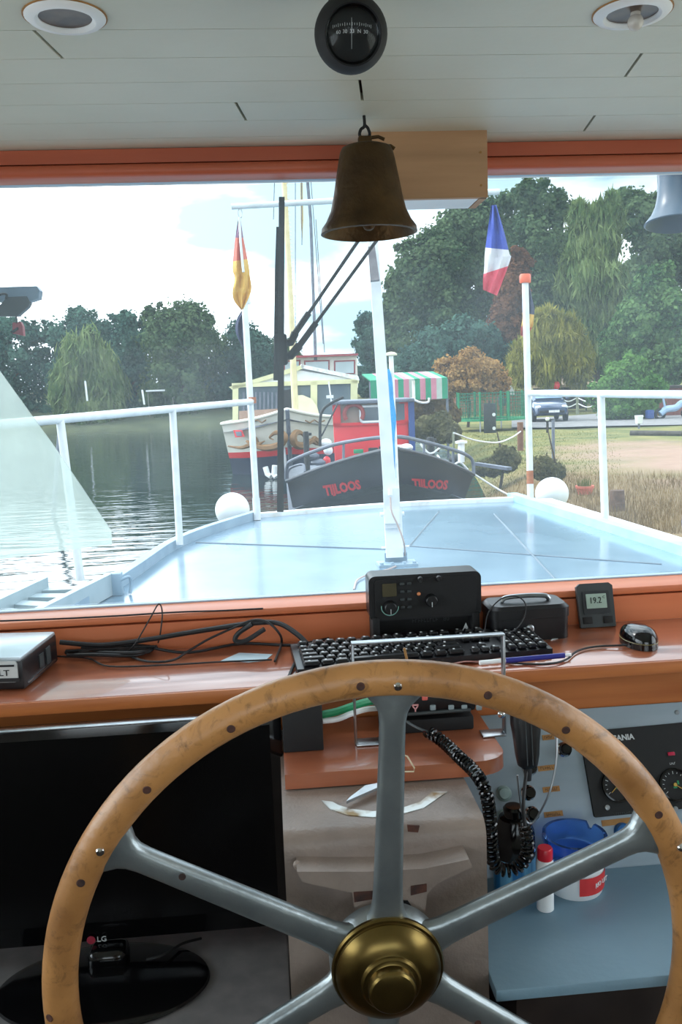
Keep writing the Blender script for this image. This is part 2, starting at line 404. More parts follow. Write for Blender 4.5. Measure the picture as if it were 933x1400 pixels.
MB().box((0, 1.69, (SILL + ZT) / 2), (2 * WX - .08, .006, ZT - SILL - .01)).build('pane', m_glass, w1)

# ================================================================== dash, consoles
DZ = 1.04
d = thing('dashboard', 'long reddish-brown varnished timber dash shelf under the windscreen', 'dashboard', (0, 1.47, DZ - .024))
MB().box((0, 1.476, DZ - .011), (2 * WX, .245, .022), bevel=.002).build('shelf_top', m_dash, d)
MB().box((0, 1.352, DZ - .0115), (2 * WX, .006, .021), bevel=.002).build('front_lip', m_edge, d)
MB().box((0.17, 1.39, DZ - .054), (2 * WX - .34, .02, .062)).build('fascia', m_edge, d)
# little shelf carrying the lower radio
SZ = 1.5 - .529
s0 = at_z(388, 1060, SZ); sr = .318
poly = [(-.002, 1.37), (-.002, 1.172)] + [(sr - .045 + .045 * math.sin(math.radians(a)), 1.205 - .035 * math.cos(math.radians(a))) for a in range(0, 91, 15)] + [(sr, 1.37)]
sh = tag(MB().prism(poly[::1], -.022, Matrix.Translation((0, 0, SZ))).build('radio_shelf', m_dash), 'small varnished shelf with a rounded corner above the steering pedestal', 'shelf')
# left console top with the screen on it
CN = 1.5 - .87
c = thing('side_console', 'grey laminate console top under the monitor', 'console', (-.7, 1.28, 0))
MB().box((-.7145, 1.285, CN - .012), (1.41, .345, .024), bevel=.004).build('worktop', m_console, c)
MB().box((-.7145, 1.3, (CN - .024) / 2), (1.41, .26, CN - .024)).build('cabinet_body', m_taupe, c)

# steering pedestal
pz = 1.5 - .5535
PX0, PX1, PYF = -.0075, .2525, 1.043
p = thing('steering_pedestal', 'taupe painted steering pedestal behind the wheel hub', 'steering pedestal', ((PX0 + PX1) / 2, 1.12, 0))
prof = [(PYF, 0), (1.36, 0), (1.36, pz)] + [(1.16, pz)] + [(PYF + .022 - .022 * math.sin(math.radians(a)), pz - .022 + .022 * math.cos(math.radians(a))) for a in range(0, 91, 15)]
MB().prism([(y, z) for y, z in prof], PX1 - PX0, frame((PX0, 0, 0), Y, Z)).build('housing', m_taupe, p, smooth=30)
# raised bracket cast on the front face
def face(px, py): q = at_y(px, py, PYF - .001); return (q.x, q.z)
fp = [face(*q) for q in ((405, 1172), (412, 1186), (478, 1200), (482, 1222), (500, 1254), (572, 1254), (578, 1202), (592, 1188), (638, 1166), (633, 1156), (575, 1168), (500, 1172))]
MB().prism(fp, .036, frame((0, PYF + .001, 0), X, Z)).build('bracket_plate', m_taupe, p)
for q in (((480, 1199), (511, 1197), (511, 1207), (481, 1212)), ((556, 1191), (577, 1188), (577, 1198), (556, 1203)), ((557, 1128), (574, 1129), (572, 1138), (558, 1137))):
    MB().prism([face(*a) for a in q], .0376 if q[0][1] > 1150 else .0022, frame((0, PYF + .001, 0), X, Z)).build('paint_chip', m_chip, p)
MB().prism([face(*a) for a in ((506, 1252), (512, 1224), (520, 1210), (552, 1210), (560, 1222), (566, 1252))], .0368, frame((0, PYF + .001, 0), X, Z)).build('shaft_recess', m_matt, p)
MB().lathe([(.021, 0), (.021, .06)], along((.105, PYF - .045, .802), Y), 24).build('steering_shaft', m_metal, p)
for q in (face(407, 1176),): MB().sphere((q[0], PYF - .012, q[1]), .006, n=12, m=8).build('bolt', m_taupe, p)
# rudder indicator let into the pedestal top
def top(px, py): return at_z(px, py, pz + .0012)
arc_o = [top(*a) for a in ((440, 1094), (452, 1106), (475, 1114), (510, 1117), (545, 1114), (580, 1104), (612, 1082))]
arc_i = [top(*a) for a in ((455, 1096), (462, 1100), (480, 1106), (510, 1109), (545, 1106), (575, 1096), (592, 1082))]
N_ = len(arc_o)
ind = MB().add([tuple(q) for q in arc_o + arc_i] + [tuple(q - Z * .002) for q in arc_o + arc_i],
   [(i, i + 1, N_ + i + 1, N_ + i) for i in range(N_ - 1)] + [(i + 2 * N_, i, i + N_, i + 3 * N_)[::-1] for i in (0,)] + [(i, i + 2 * N_, i + 2 * N_ + 1, i + 1) for i in range(N_ - 1)])
ri = tag(ind.build('rudder_indicator', mat('dial_silver_gilt', (120, 92, 46), (196, 200, 198), 14, rough=.3, metal=.6, lo=.4, hi=.5)), 'crescent rudder scale with pointer on top of the taupe pedestal', 'rudder indicator')
MB().slab([top(474, 1103) + Z * .004, top(478, 1098) + Z * .004, top(500, 1084) + Z * .007, top(519, 1080) + Z * .007, top(519, 1086) + Z * .007], Z * .004).build('pointer', m_metal, ri)

# instrument panel (sloping) and tray
ia, ib = Vector((.2535, 1.375, 1.5 - .394 * 1.375)), Vector((.2535, 1.262, 1.5 - .765))
PM = frame(ia, X, ia - ib)                       # local x right, y up the slope, z towards the helmsman
def onp(px, py):
    n = PM.col[2].xyz; dd = ray(px, py); t = (ia - EYE).dot(n) / dd.dot(n); q = EYE + dd * t
    return PM.inverted() @ q
ip = thing('instrument_panel', 'silver-blue sloping instrument panel of engine switches right of the pedestal', 'instrument panel', (.8, 1.3, .735))
L_ = (ia - ib).length
MB().box((.57, -L_ / 2, -.006), (1.14, L_, .012), PM, bevel=.002).build('panel_plate', m_panel, ip)
tr = thing('tray_shelf', 'blue-grey painted tray shelf below the instrument panel', 'shelf', (.82, 1.14, .5))
TZ = 1.5 - .765
MB().box((.826, 1.14, TZ - .008), (1.146, .264, .016), bevel=.002).build('tray_top', m_tray, tr)
MB().box((.85, 1.21, .36), (1.09, .22, .72)).build('cabinet_body', m_brown, tr)
# ================================================================== outside: our own boat
random.seed(7)
m_deck = mat('pale_blue_deck_paint', (98, 124, 143), (114, 140, 158), 2.5, rough=.17, bump=.05, bscale=1.6, coat=.1, spec=.45)
m_toe = mat('blue_grey_toe_rail', (128, 152, 170), (150, 172, 188), 5, rough=.45)
m_rail = mat('white_rail_paint', (206, 210, 212), (222, 225, 227), 10, rough=.35)
m_rust = mat('rust', (150, 84, 50), (176, 108, 70), 30, rough=.8)
m_hull_own = mat('own_hull_green', (60, 80, 84), (70, 90, 94), 4, rough=.5)
WZ = 1.5 - 2.4                                    # water
DK = 1.5 - .85                                    # deck of our boat
FL, FR = at_z(352, 708, DK), at_z(714, 685, DK)
LM_, RMd = at_z(250, 744, DK), at_z(933, 757, DK)
LN = at_z(165, 800, DK)
def ext(a, b, y): t = (y - a.y) / (b.y - a.y); return a + (b - a) * t
LN2, RN = ext(LM_, LN, 1.74), ext(FR, RMd, 1.74)
edge = [LN2, LN, LM_, FL, lerp(FL, FR, .5) + Y * .12, FR, RMd, RN]
dk = struct('deck', MB().slab([Vector((q.x, q.y, DK)) for q in edge], (0, 0, -.03)), m_deck, label='pale blue painted foredeck of our own boat', smooth=0)
own = tag(MB().slab([Vector((q.x, q.y, DK - .031)) for q in edge], (0, 0, -(DK - WZ) - .1)).build('hull', m_hull_own, smooth=0), "hull of our own boat below the pale blue foredeck", 'boat hull')
own['kind'] = 'structure'
# weld seams of the deck plating
sm = MB()
for a, b in (((676, 703), (772, 806)), ((560, 747), (905, 772)), ((268, 742), (546, 752)), ((600, 700), (560, 747))):
    A, B = at_z(*a, DK), at_z(*b, DK); sm.tube([A, B], .006, 6)
sm.build('weld_seams', mat('weld_seam_paint', (78, 96, 110), (92, 110, 124), 6, rough=.4), dk)
# toe rails
def bar(pts, w, h, m, name, label, cat, z0=None):
    b = MB()
    P = [Vector(p) for p in pts]; L = []; R = []
    for i, p in enumerate(P):
        t = (P[min(i + 1, len(P) - 1)] - P[max(i - 1, 0)]); t.z = 0; t.normalize(); s_ = Vector((t.y, -t.x, 0)) * w / 2
        L.append(p - s_); R.append(p + s_)
    rows = [[l, l + Z * h, r + Z * h, r] for l, r in zip(L, R)]
    n = len(rows); vs = [q for r in rows for q in r]; fs = [(0, 1, 2, 3), tuple(4 * (n - 1) + k for k in (3, 2, 1, 0))]
    for i in range(n - 1):
        for k in range(4): l = (k + 1) % 4; fs.append((4 * i + k, 4 * i + l, 4 * i + 4 + l, 4 * i + 4 + k))
    return tag(b.add(vs, fs).build(name, m, smooth=0), label, cat)
bar(spline([LN2, LN, LM_, FL], 6), .05, .055, m_toe, 'toe_rail', 'blue-grey toe rail along the left edge of the foredeck', 'toe rail')
bar(spline([FL + Y * .02, lerp(FL, FR, .5) + Y * .13, FR + Y * .02], 6), .06, .03, m_dirtywhite, 'toe_rail', 'rust-flecked white toe rail across the bow end of the foredeck', 'toe rail')
bar([FR - (FR - RMd).normalized() * -.0 + Vector((-.04, .12, 0)), RMd, RN], .07, .05, mat('pale_cyan_gutter', (150, 196, 214), (172, 212, 226), 5, rough=.4), 'toe_rail', 'pale cyan toe rail along the right edge of the foredeck', 'toe rail')
bar([FR + Vector((.16, .0, -.03)), RMd + Vector((.14, 0, -.03)), RN + Vector((.14, 0, -.03))], .12, .04, m_dirtywhite, 'rubbing_strake', 'weathered white side rail outside the pale cyan toe rail', 'rail')

# railings
Ld, Rd = depth(FL), depth(at_z(725, 690, DK))
pA = at_z(352, 711, DK); LT = at_d(345, 549, depth(pA))
tA = at_d(334.5, 412, depth(pA))
pB = at_z(246, 745, DK + .03); tB = at_d(236, 559, depth(pB))
pC = at_z(110, 794, DK + .03); tC = at_d(82, 573, depth(pC))
rl = thing('railing', 'white tube railing along the left edge of the foredeck', 'railing', pB)
MB().tube([LT, tB, tC, tC + (tC - tB) * .9], .021, 12).build('top_rail', m_rail, rl)
for a, b in ((pB, tB), (pC, tC)):
    MB().tube([a, b], .02, 12).build('post', m_rail, rl)
fpL = thing('flag_pole', 'white capped bow pole at the end of the left railing, beside the left white ball', 'pole', pA)
MB().tube([pA, lerp(pA, tA, .1)], .026, 12).tube([lerp(pA, tA, .1), tA], .022, 12).build('pole', m_rail, fpL)
MB().tube([tA - Z * .02, tA + Vector((-.02, 0, .13))], .024, 12).tube([tA + Vector((.026, 0, -.02)), tA + Vector((.015, 0, .14))], .018, 12).build('cap', m_rail, fpL)
MB().tube([LT - Z * .012, LT + Z * .03], .028, 12).build('collar', m_rust, fpL)
pD = at_z(726, 689, DK); tD = at_d(718.5, 386, depth(pD)); tJ = at_d(722.5, 537.5, depth(pD))
pE = at_z(828, 716, DK); tE = at_d(822, 538.5, depth(pE))
rr_ = thing('railing', 'white tube railing along the right edge of the foredeck', 'railing', pE)
MB().tube([tJ, tE, tE + (tE - tJ) * 1.0], .022, 12).build('top_rail', m_rail, rr_)
MB().tube([pE, tE], .023, 12).build('post', m_rail, rr_)
fpR = thing('flag_pole', 'white pole with an orange cap at the right end of the bow', 'pole', pD)
MB().tube([pD, tD], .024, 12).build('pole', m_rail, fpR)
MB().lathe([(.036, 0), (.040, .008), (.040, .05), (.034, .062), (0, .066)], Matrix.Translation(tD - Z * .005), 20).build('cap', mat('orange_cap', (226, 92, 52), (236, 106, 64), 10, rough=.4), fpR)
MB().tube([lerp(pD, tD, .09), lerp(pD, tD, .15)], .0246, 12).build('rust_band', m_rust, fpR)
# ball fenders
def ball(px, py, rpx, zb, label):
    c = at_z(px, py, zb); R = rpx * depth(c) / FPX
    o = thing('ball_fender', label, 'fender', (c.x, c.y, c.z - R), 'white ball fenders')
    MB().sphere(c, R, n=40, m=22).build('ball', m_white, o)
    MB().lathe([(R * .13, R * .95), (R * .13, R * 1.08), (R * .06, R * 1.1), (R * .06, R * 1.2), (0, R * 1.2)], Matrix.Translation(c) @ Matrix.Rotation(math.radians(200), 4, 'X'), 14).build('eye', m_dirtywhite, o)
ball(318, 697, 23.5, DK + .05, 'white ball fender at the bow in front of the left pole')
ball(755, 675, 22.5, DK - .02, 'white ball fender on the right edge of the bow, beside the orange-capped pole')
# mast with its tabernacle
mb = at_z(543, 772, DK); md = depth(mb)
mst = thing('mast', 'white folding mast with a cross spar on the foredeck', 'mast', mb)
def mp(px, py, dd=0): return at_d(px, py, md + dd)
u_ = md / FPX
def plank(a, b, w0, w1, th, name, mm, parent):
    a, b = Vector(a), Vector(b); ax_ = (b - a).normalized(); sx = RT - ax_ * RT.dot(ax_); sx.normalize(); n_ = sx.cross(ax_)
    vs = []
    for p_, w in ((a, w0), (b, w1)):
        for s1, s2 in ((-1, -1), (1, -1), (1, 1), (-1, 1)): vs.append(p_ + sx * w / 2 * s1 + n_ * th / 2 * s2)
    return MB().add(vs, [(0, 1, 2, 3), (7, 6, 5, 4), (0, 4, 5, 1), (1, 5, 6, 2), (2, 6, 7, 3), (3, 7, 4, 0)]).build(name, mm, parent, smooth=0)
plank(mp(540, 762), mp(537, 694), 23 * u_, 24 * u_, .05, 'tabernacle', m_white, mst)
plank(mp(537, 722, -.03), mp(535, 668, -.03), 21 * u_, 22 * u_, .03, 'cover_plate', m_rail, mst)
plank(mp(537, 716, -.05), mp(537, 696, -.05), 20 * u_, 19 * u_, .012, 'latch_plate', m_white, mst)
plank(mp(535, 700), mp(511, 345), 17 * u_, 13.5 * u_, .05, 'lower_mast', m_rail, mst)
plank(mp(511, 345), mp(505.5, 262), 13.5 * u_, 12.5 * u_, .045, 'top_mast', m_rail, mst)
MB().tube([mp(520, 703), mp(553, 702)], .010, 12).build('hinge_pin', m_white, mst)
MB().tube([mp(522, 749), mp(560, 747)], .006, 10).build('lock_pin', m_white, mst)
MB().tube([mp(534, 668, -.06), mp(534, 677, -.06)], .011, 12).build('cable_gland', m_white, mst)
bs = MB().box((mb.x, mb.y, DK + .006), (.19, .12, .012)).box((mb.x, mb.y + .03, DK + .03), (.11, .006, .05))
for i in range(4): bs.lathe([(.010, 0), (.010, .01), (0, .012)], Matrix.Translation((mb.x + (-.08, -.03, .03, .08)[i], mb.y - .045, DK + .012)), 6)
bs.build('base_plate', m_toe, mst)
MB().tube([mp(317, 282.5), mp(505, 272), mp(683, 262)], .0145, 12).build('cross_spar', m_rail, mst)
MB().tube(spline([mp(534, 680, -.065), mp(536, 700, -.08), mp(545, 720, -.08), mp(553, 745, -.08), at_z(552, 766, DK + .008), at_z(535, 777, DK + .008), at_z(512, 783, DK + .008), at_z(490, 792, DK + .008), at_z(484, 806, DK + .008)], 8), .0042, 8).build('cable', mat('grey_pink_cable', (170, 150, 144), (184, 164, 158), 8, rough=.5), mst)
# block hanging at the mast head
bl = thing('pulley_block', 'weathered grey pulley block hanging at the mast below the bell', 'pulley', mp(512, 384, -.12))
plank(mp(513, 384, -.12), mp(508, 338, -.12), 12 * u_, 9 * u_, .03, 'cheek', mat('weathered_grey_timber', (110, 104, 108), (140, 134, 136), 12, rough=.7), bl)
MB().tube([mp(506, 325, -.12), mp(507.5, 338, -.12)], .004, 8).build('shackle', m_metal, bl)
# little bow pole with blue cloth
bp = at_z(544, 690, DK + .01); bd_ = depth(bp)
bpo = thing('bow_staff', 'white mushroom-capped staff at the bow just right of the mast', 'pole', bp)
MB().tube([bp, at_d(535, 487, bd_)], .017, 12).build('pole', m_dirtywhite, bpo)
MB().lathe([(.016, -.005), (.045, 0), (.045, .008), (.03, .022), (0, .028)], Matrix.Translation(at_d(535, 486, bd_)), 24).build('cap', mat('cream_cap', (214, 206, 178), (224, 216, 190), 8, rough=.5), bpo)
rl_ = []
for i in range(17):
    t = i / 16; c = at_d(531 + 9 * t, 505 + 150 * t, bd_ - .03); w = .028 * math.sin(math.pi * min(1, t * 1.2 + .06)) + .006
    rl_.append([c + RT * w * math.cos(a) + _fw * .012 * math.sin(a) + RT * .005 * math.sin(i * 1.1) for a in [2 * math.pi * k / 10 for k in range(11)]])
tag(MB().grid(rl_).build('furled_flag', mat('sky_blue_cloth', (20, 130, 190), (44, 156, 212), 10, rough=.8)), 'sky-blue cloth furled against the bow staff', 'flag')

# flags
def flag(rows_px, dd, bands, mats, name, label, amp=.02, n=4):
    rows = []; L = spline([Vector((a, b, 0)) for a, b, c_, d_ in rows_px], n); R = spline([Vector((c_, d_, 0)) for a, b, c_, d_ in rows_px], n)
    K = 9
    for i, (l, r) in enumerate(zip(L, R)):
        rows.append([at_d(l.x + (r.x - l.x) * k / (K - 1), l.y + (r.y - l.y) * k / (K - 1), dd + amp * math.sin(k * 1.5 + i * .25)) for k in range(K)])
    b = MB(); N = len(rows)
    b.grid(rows); 
    b.m = [sum(1 for q in bands if (i + .5) / (N - 1) > q) for i in range(N - 1) for k in range(K - 1)]
    f_ = list(b.f); nv = len(b.v); b.v += [tuple(Vector(v) + _fw * .003) for v in b.v]; b.f += [tuple(j + nv for j in q[::-1]) for q in f_]; b.m += b.m[:]
    return tag(b.build(name, mats, smooth=70, fixn=False), label, 'flag')
m_fb = mat('flag_blue', (46, 66, 158), (58, 80, 172), 8, rough=.8); m_fw = mat('flag_white', (206, 204, 208), (218, 216, 220), 8, rough=.8); m_fr = mat('flag_red', (206, 66, 84), (218, 80, 98), 8, rough=.8)
m_fy = mat('flag_gold', (206, 160, 70), (220, 178, 92), 8, rough=.8); m_fp = mat('flag_plum', (120, 84, 110), (136, 98, 124), 8, rough=.8); m_fk = mat('flag_navy', (40, 46, 76), (50, 56, 88), 8, rough=.8); m_fo = mat('flag_orange_red', (196, 96, 80), (212, 116, 96), 8, rough=.8)
flag([(672, 281, 679, 280), (667, 317, 690, 318), (663.5, 345, 697, 347), (662.5, 368, 699, 352), (661, 380, 690, 378), (661, 396, 680, 404)], md - .05, (.36, .7), [m_fb, m_fw, m_fr], 'tricolour_flag', 'blue, white and red flag hanging from the right end of the mast spar')
MB_ = MB().tube(spline([mp(328, 284), mp(325.5, 290), mp(327, 297), mp(330, 297), mp(331, 290), mp(328.5, 284)], 5), .003, 8)
flf = flag([(326, 298, 329, 298), (322, 325, 333, 325), (318, 366, 340, 362), (321, 380, 342, 378), (318, 398, 344, 392), (320, 411, 342, 403), (330, 424, 333, 422)], md + .03, (.18, .3, .66), [m_fp, m_fo, m_fy, m_fy], 'furled_flag', 'gold and reddish flag hanging limp from the left end of the mast spar')
MB_.build('snap_hook', m_metal, flf)
MB().tube([mp(327.5, 297, -.03), mp(329, 330, -.03), mp(333, 372, -.03)], .006, 8).build('rope', m_rail, flf)
flag([(331, 424, 337, 424), (324, 436, 336, 436), (322, 452, 336, 454), (328, 468, 337, 470), (335, 480, 338, 480)], depth(pA) + .05, (2,), [m_fk], 'furled_flag', 'dark navy flag hanging limp low on the left bow pole')
flag([(720, 386, 724, 388), (716, 400, 728, 408), (714, 420, 731, 422), (715, 434, 730, 438), (713, 446, 728, 448), (712, 458, 718, 462)], depth(pD) + .05, (.52, .78), [m_fk, m_fy, m_fo], 'furled_flag', 'navy, gold and red flag hanging behind the pole with an orange cap')

# windscreen wiper
wy = 1.735
def wp(px, py, y=wy): return at_y(px, py, y)
wi = thing('windscreen_wiper', 'black windscreen wiper with two slim arms outside the glass', 'wiper', wp(383, 700))
MB().slab([wp(381.5, 269), wp(389.5, 269), wp(388, 700), wp(379, 700)], Y * .010).build('blade', m_rubber, wi)
MB().slab([wp(378, 310, wy + .012), wp(387, 310, wy + .012), wp(386, 520, wy + .012), wp(374, 520, wy + .012), wp(376, 370, wy + .012)], Y * .012).build('blade_carrier', m_matt, wi)
MB().box(wp(384, 478, wy + .02), (.026, .022, .06), bevel=.004).tube([wp(384, 470, wy + .02), wp(398, 468, wy + .02), wp(404, 455, wy + .02)], .008, 8).tube([wp(380, 488, wy + .02), wp(398, 486, wy + .02), wp(410, 472, wy + .02)], .0085, 8).build('knuckle', m_matt, wi)
for a, b in (((404, 455), (493, 325)), ((410, 472), (518, 325))):
    e_ = lerp(wp(*a, wy + .02), wp(*b, wy + .02), 1.75)
    MB().tube([wp(*a, wy + .02), e_], .0034, 8).tube([wp(*a, wy + .02), lerp(wp(*a, wy + .02), e_, .12)], .0062, 8).build('arm', m_matt, wi)

# horn at the upper right, outside
hd = 2.05
hc_ = at_y(925, 300, hd)
ho = thing('signal_horn', 'grey-blue flared signal horn outside the top right of the windscreen', 'horn', hc_)
uh = depth(hc_) / FPX
hp_ = [(26 * uh, 62 * uh), (25 * uh, 48 * uh), (25.5 * uh, 32 * uh), (28 * uh, 18 * uh), (33 * uh, 6 * uh), (40 * uh, -3 * uh), (42 * uh, -6 * uh), (40 * uh, -7 * uh), (30 * uh, 6 * uh), (23 * uh, 24 * uh), (22 * uh, 50 * uh), (0, 52 * uh)]
MB().lathe(hp_[::-1], along(hc_, UP * 1.0 + RT * .02), 40).build('bell_mouth', mat('grey_blue_enamel', (52, 68, 86), (66, 84, 102), 4, rough=.3), ho)
MB().box(hc_ + UP * 80 * uh, (.03, .03, .10)).box((hc_.x, (hc_.y + 1.7) / 2, hc_.z + 100 * uh), (.03, hc_.y - 1.69, .03)).build('mounting_bracket', m_dgrey, ho)
# clamp arm at the upper left, outside
cd = 1.95
def cpt(px, py, y=cd): return at_y(px, py, y)
ca2 = thing('mirror_arm', 'grey-blue mirror arm with a red tag hanging from it, upper left outside the glass', 'mirror arm', cpt(22, 460))
MB().slab([cpt(-120, 396), cpt(50, 391), cpt(54, 397), cpt(52.5, 408), cpt(40, 412), cpt(-120, 412)], Y * .03).build('arm', mat('grey_blue_arm', (96, 116, 134), (112, 134, 152), 8, rough=.4), ca2)
MB().slab([cpt(10, 406, cd - .004), cpt(36, 405, cd - .004), cpt(41, 414, cd - .004), cpt(38, 420, cd - .004), cpt(24, 432, cd - .004), cpt(14, 432, cd - .004), cpt(-40, 432, cd - .004), cpt(-40, 426, cd - .004), cpt(-6, 423, cd - .004)], Y * .02).build('clamp_bracket', m_dgrey, ca2)
MB().tube(spline([cpt(-8, 408, cd - .01), cpt(2, 402, cd - .01), cpt(9, 403, cd - .01), cpt(8, 409, cd - .01)], 5), .0025, 8).build('lever', m_matt, ca2)
MB().tube([cpt(22, 428, cd - .002), cpt(22.5, 442, cd - .002)], .0016, 8).build('hanger', m_matt, ca2)
MB().tube([cpt(23, 458, cd), cpt(23.5, 463, cd)], .0022, 8).build('stub', m_matt, ca2)
MB().slab([cpt(17, 441), cpt(28, 440), cpt(31, 446), cpt(32, 459), cpt(17, 456)], Y * .016).build('red_tag', mat('dull_red_plastic', (138, 48, 58), (156, 60, 68), 12, rough=.5), ca2)
MB().slab([cpt(13, 454, cd - .003), cpt(17, 452, cd - .003), cpt(24, 447, cd - .003), cpt(25, 450, cd - .003), cpt(18, 455, cd - .003)], Y * .006).build('clip', m_matt, ca2)

# pale sheet added outside the glass, imitating a windscreen reflection at the lower left
m_reflection_sheet = glassmat('pale_reflection_haze', tint=(.80, .85, .83), dirt_haze=.36, refl=.3, haze_col=(.84, .88, .82))  # the pale veil of the reflection is put into this material
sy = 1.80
tag(MB().slab([at_y(-260, 80, sy), at_y(0, 508, sy), at_y(76, 613, sy), at_y(152, 726, sy), at_y(153, 744, sy), at_y(-260, 800, sy)], Y * .004).build('reflection_sheet', m_reflection_sheet, smooth=0), 'pale see-through sheet added as a windscreen reflection across the lower left', 'sheet')

# gangway lying on the left of the foredeck
gz_ = DK + .10
gA, gB = at_z(-30, 872, gz_), at_z(149, 784, gz_)
gC, gD = at_z(-60, 845, gz_), at_z(61, 789, gz_)
gw = thing('gangway', 'pale grey aluminium gangway lying on the left of the foredeck', 'gangway', (gB.x, gB.y, DK))
m_alu = mat('pale_grey_aluminium', (160, 176, 182), (178, 192, 198), 6, rough=.4, metal=.2)
def beam(a, b, w, h, nm):
    t = (b - a).normalized(); s_ = Vector((t.y, -t.x, 0)) * w / 2
    MB().slab([a - s_, b - s_, b + s_, a + s_], (0, 0, -h)).build(nm, m_alu, gw, smooth=0)
beam(gA, gB, .03, .095, 'side_beam'); beam(gC, gD, .03, .095, 'side_beam')
for i in range(6):
    t = .1 + i * .17
    a, b = lerp(gA, gB, t) - Z * .045, lerp(gC, gD, t) - Z * .045
    dd_ = (gB - gA).normalized() * .035
    MB().slab([a - dd_, a + dd_, b + dd_, b - dd_], (0, 0, -.02)).build('tread', m_alu, gw, smooth=0)
ec = gB + Vector((.04, 0, 0))
MB().box((gB.x + .028, gB.y + .01, gz_ - .05), (.05, .05, .10), bevel=.004).build('end_cap', m_toe, gw)
MB().tube(spline([gB + Vector((.05, -.01, -.03)), gB + Vector((.085, .0, -.02)), gB + Vector((.09, .01, -.05)), gB + Vector((.085, .0, -.095))], 6), .007, 8).build('hook', m_toe, gw)

# blue ring fender at the right frame edge
rfc = at_z(983, 714, DK + .12)
ro = thing('ring_buoy', 'blue and white ring at the right edge of the foredeck', 'ring buoy', (rfc.x, rfc.y, DK))
rm = frame(rfc, RT, UP)
MB().tube([rm @ Vector((.17 * math.cos(a), .17 * math.sin(a) * 1.0 + .0, 0)) for a in [2 * math.pi * k / 40 for k in range(40)]], .016, 12, closed=True).build('ring', mat('buoy_blue', (70, 110, 160), (110, 146, 186), 5, rough=.4), ro)
for k in range(4):
    MB().tube([rm @ Vector((.17 * math.cos(a), .17 * math.sin(a), 0)) for a in [math.radians(k * 90 + 32 + j * 4) for j in range(7)]], .0168, 12).build('white_band', m_white, ro)
# ================================================================== water and banks
GZ = 1.5 - 1.9
m_water = mat('lake_water', (16, 32, 28), (22, 40, 34), .3, rough=.03, spec=.5)
def waterfix():
    m = m_water; t = m.node_tree; b = t.nodes['Principled BSDF']; b.inputs['IOR'].default_value = 1.33
    co = [n for n in t.nodes if n.type == 'TEX_COORD'][0]
    mp_ = t.nodes.new('ShaderNodeMapping'); mp_.inputs['Scale'].default_value = (.5, 1.6, 1)
    n1 = t.nodes.new('ShaderNodeTexNoise'); n1.inputs['Scale'].default_value = 1.6; n1.inputs['Detail'].default_value = 3
    bu = t.nodes.new('ShaderNodeBump'); bu.inputs['Strength'].default_value = .16; bu.inputs['Distance'].default_value = .12
    t.links.new(co.outputs['Object'], mp_.inputs[0]); t.links.new(mp_.outputs[0], n1.inputs['Vector']); t.links.new(n1.outputs['Fac'], bu.inputs['Height']); t.links.new(bu.outputs[0], b.inputs['Normal'])
waterfix()
struct('water', MB().add([(-160, -30, WZ), (60, -30, WZ), (60, 160, WZ), (-160, 160, WZ)], [(0, 1, 2, 3)]), m_water, label='calm dark green lake water', smooth=0)
sp_ = [at_z(a, b, WZ) for a, b in ((655, 692), (640, 655), (615, 627), (592, 608), (560, 594), (500, 580))]
sp_ = [Vector((2.5, -30, 0)), Vector((2.5, 8, 0))] + sp_ + [Vector((sp_[-1].x - 2, 120, 0))]
def shore(y):
    for a, b in zip(sp_[:-1], sp_[1:]):
        if a.y <= y <= b.y: return a.x + (b.x - a.x) * (y - a.y) / (b.y - a.y)
    return sp_[-1].x
m_ground = mat('bank_grass', (84, 92, 36), (128, 120, 62), .9, rough=.95, bump=.3, bscale=9, lo=.35, hi=.65)
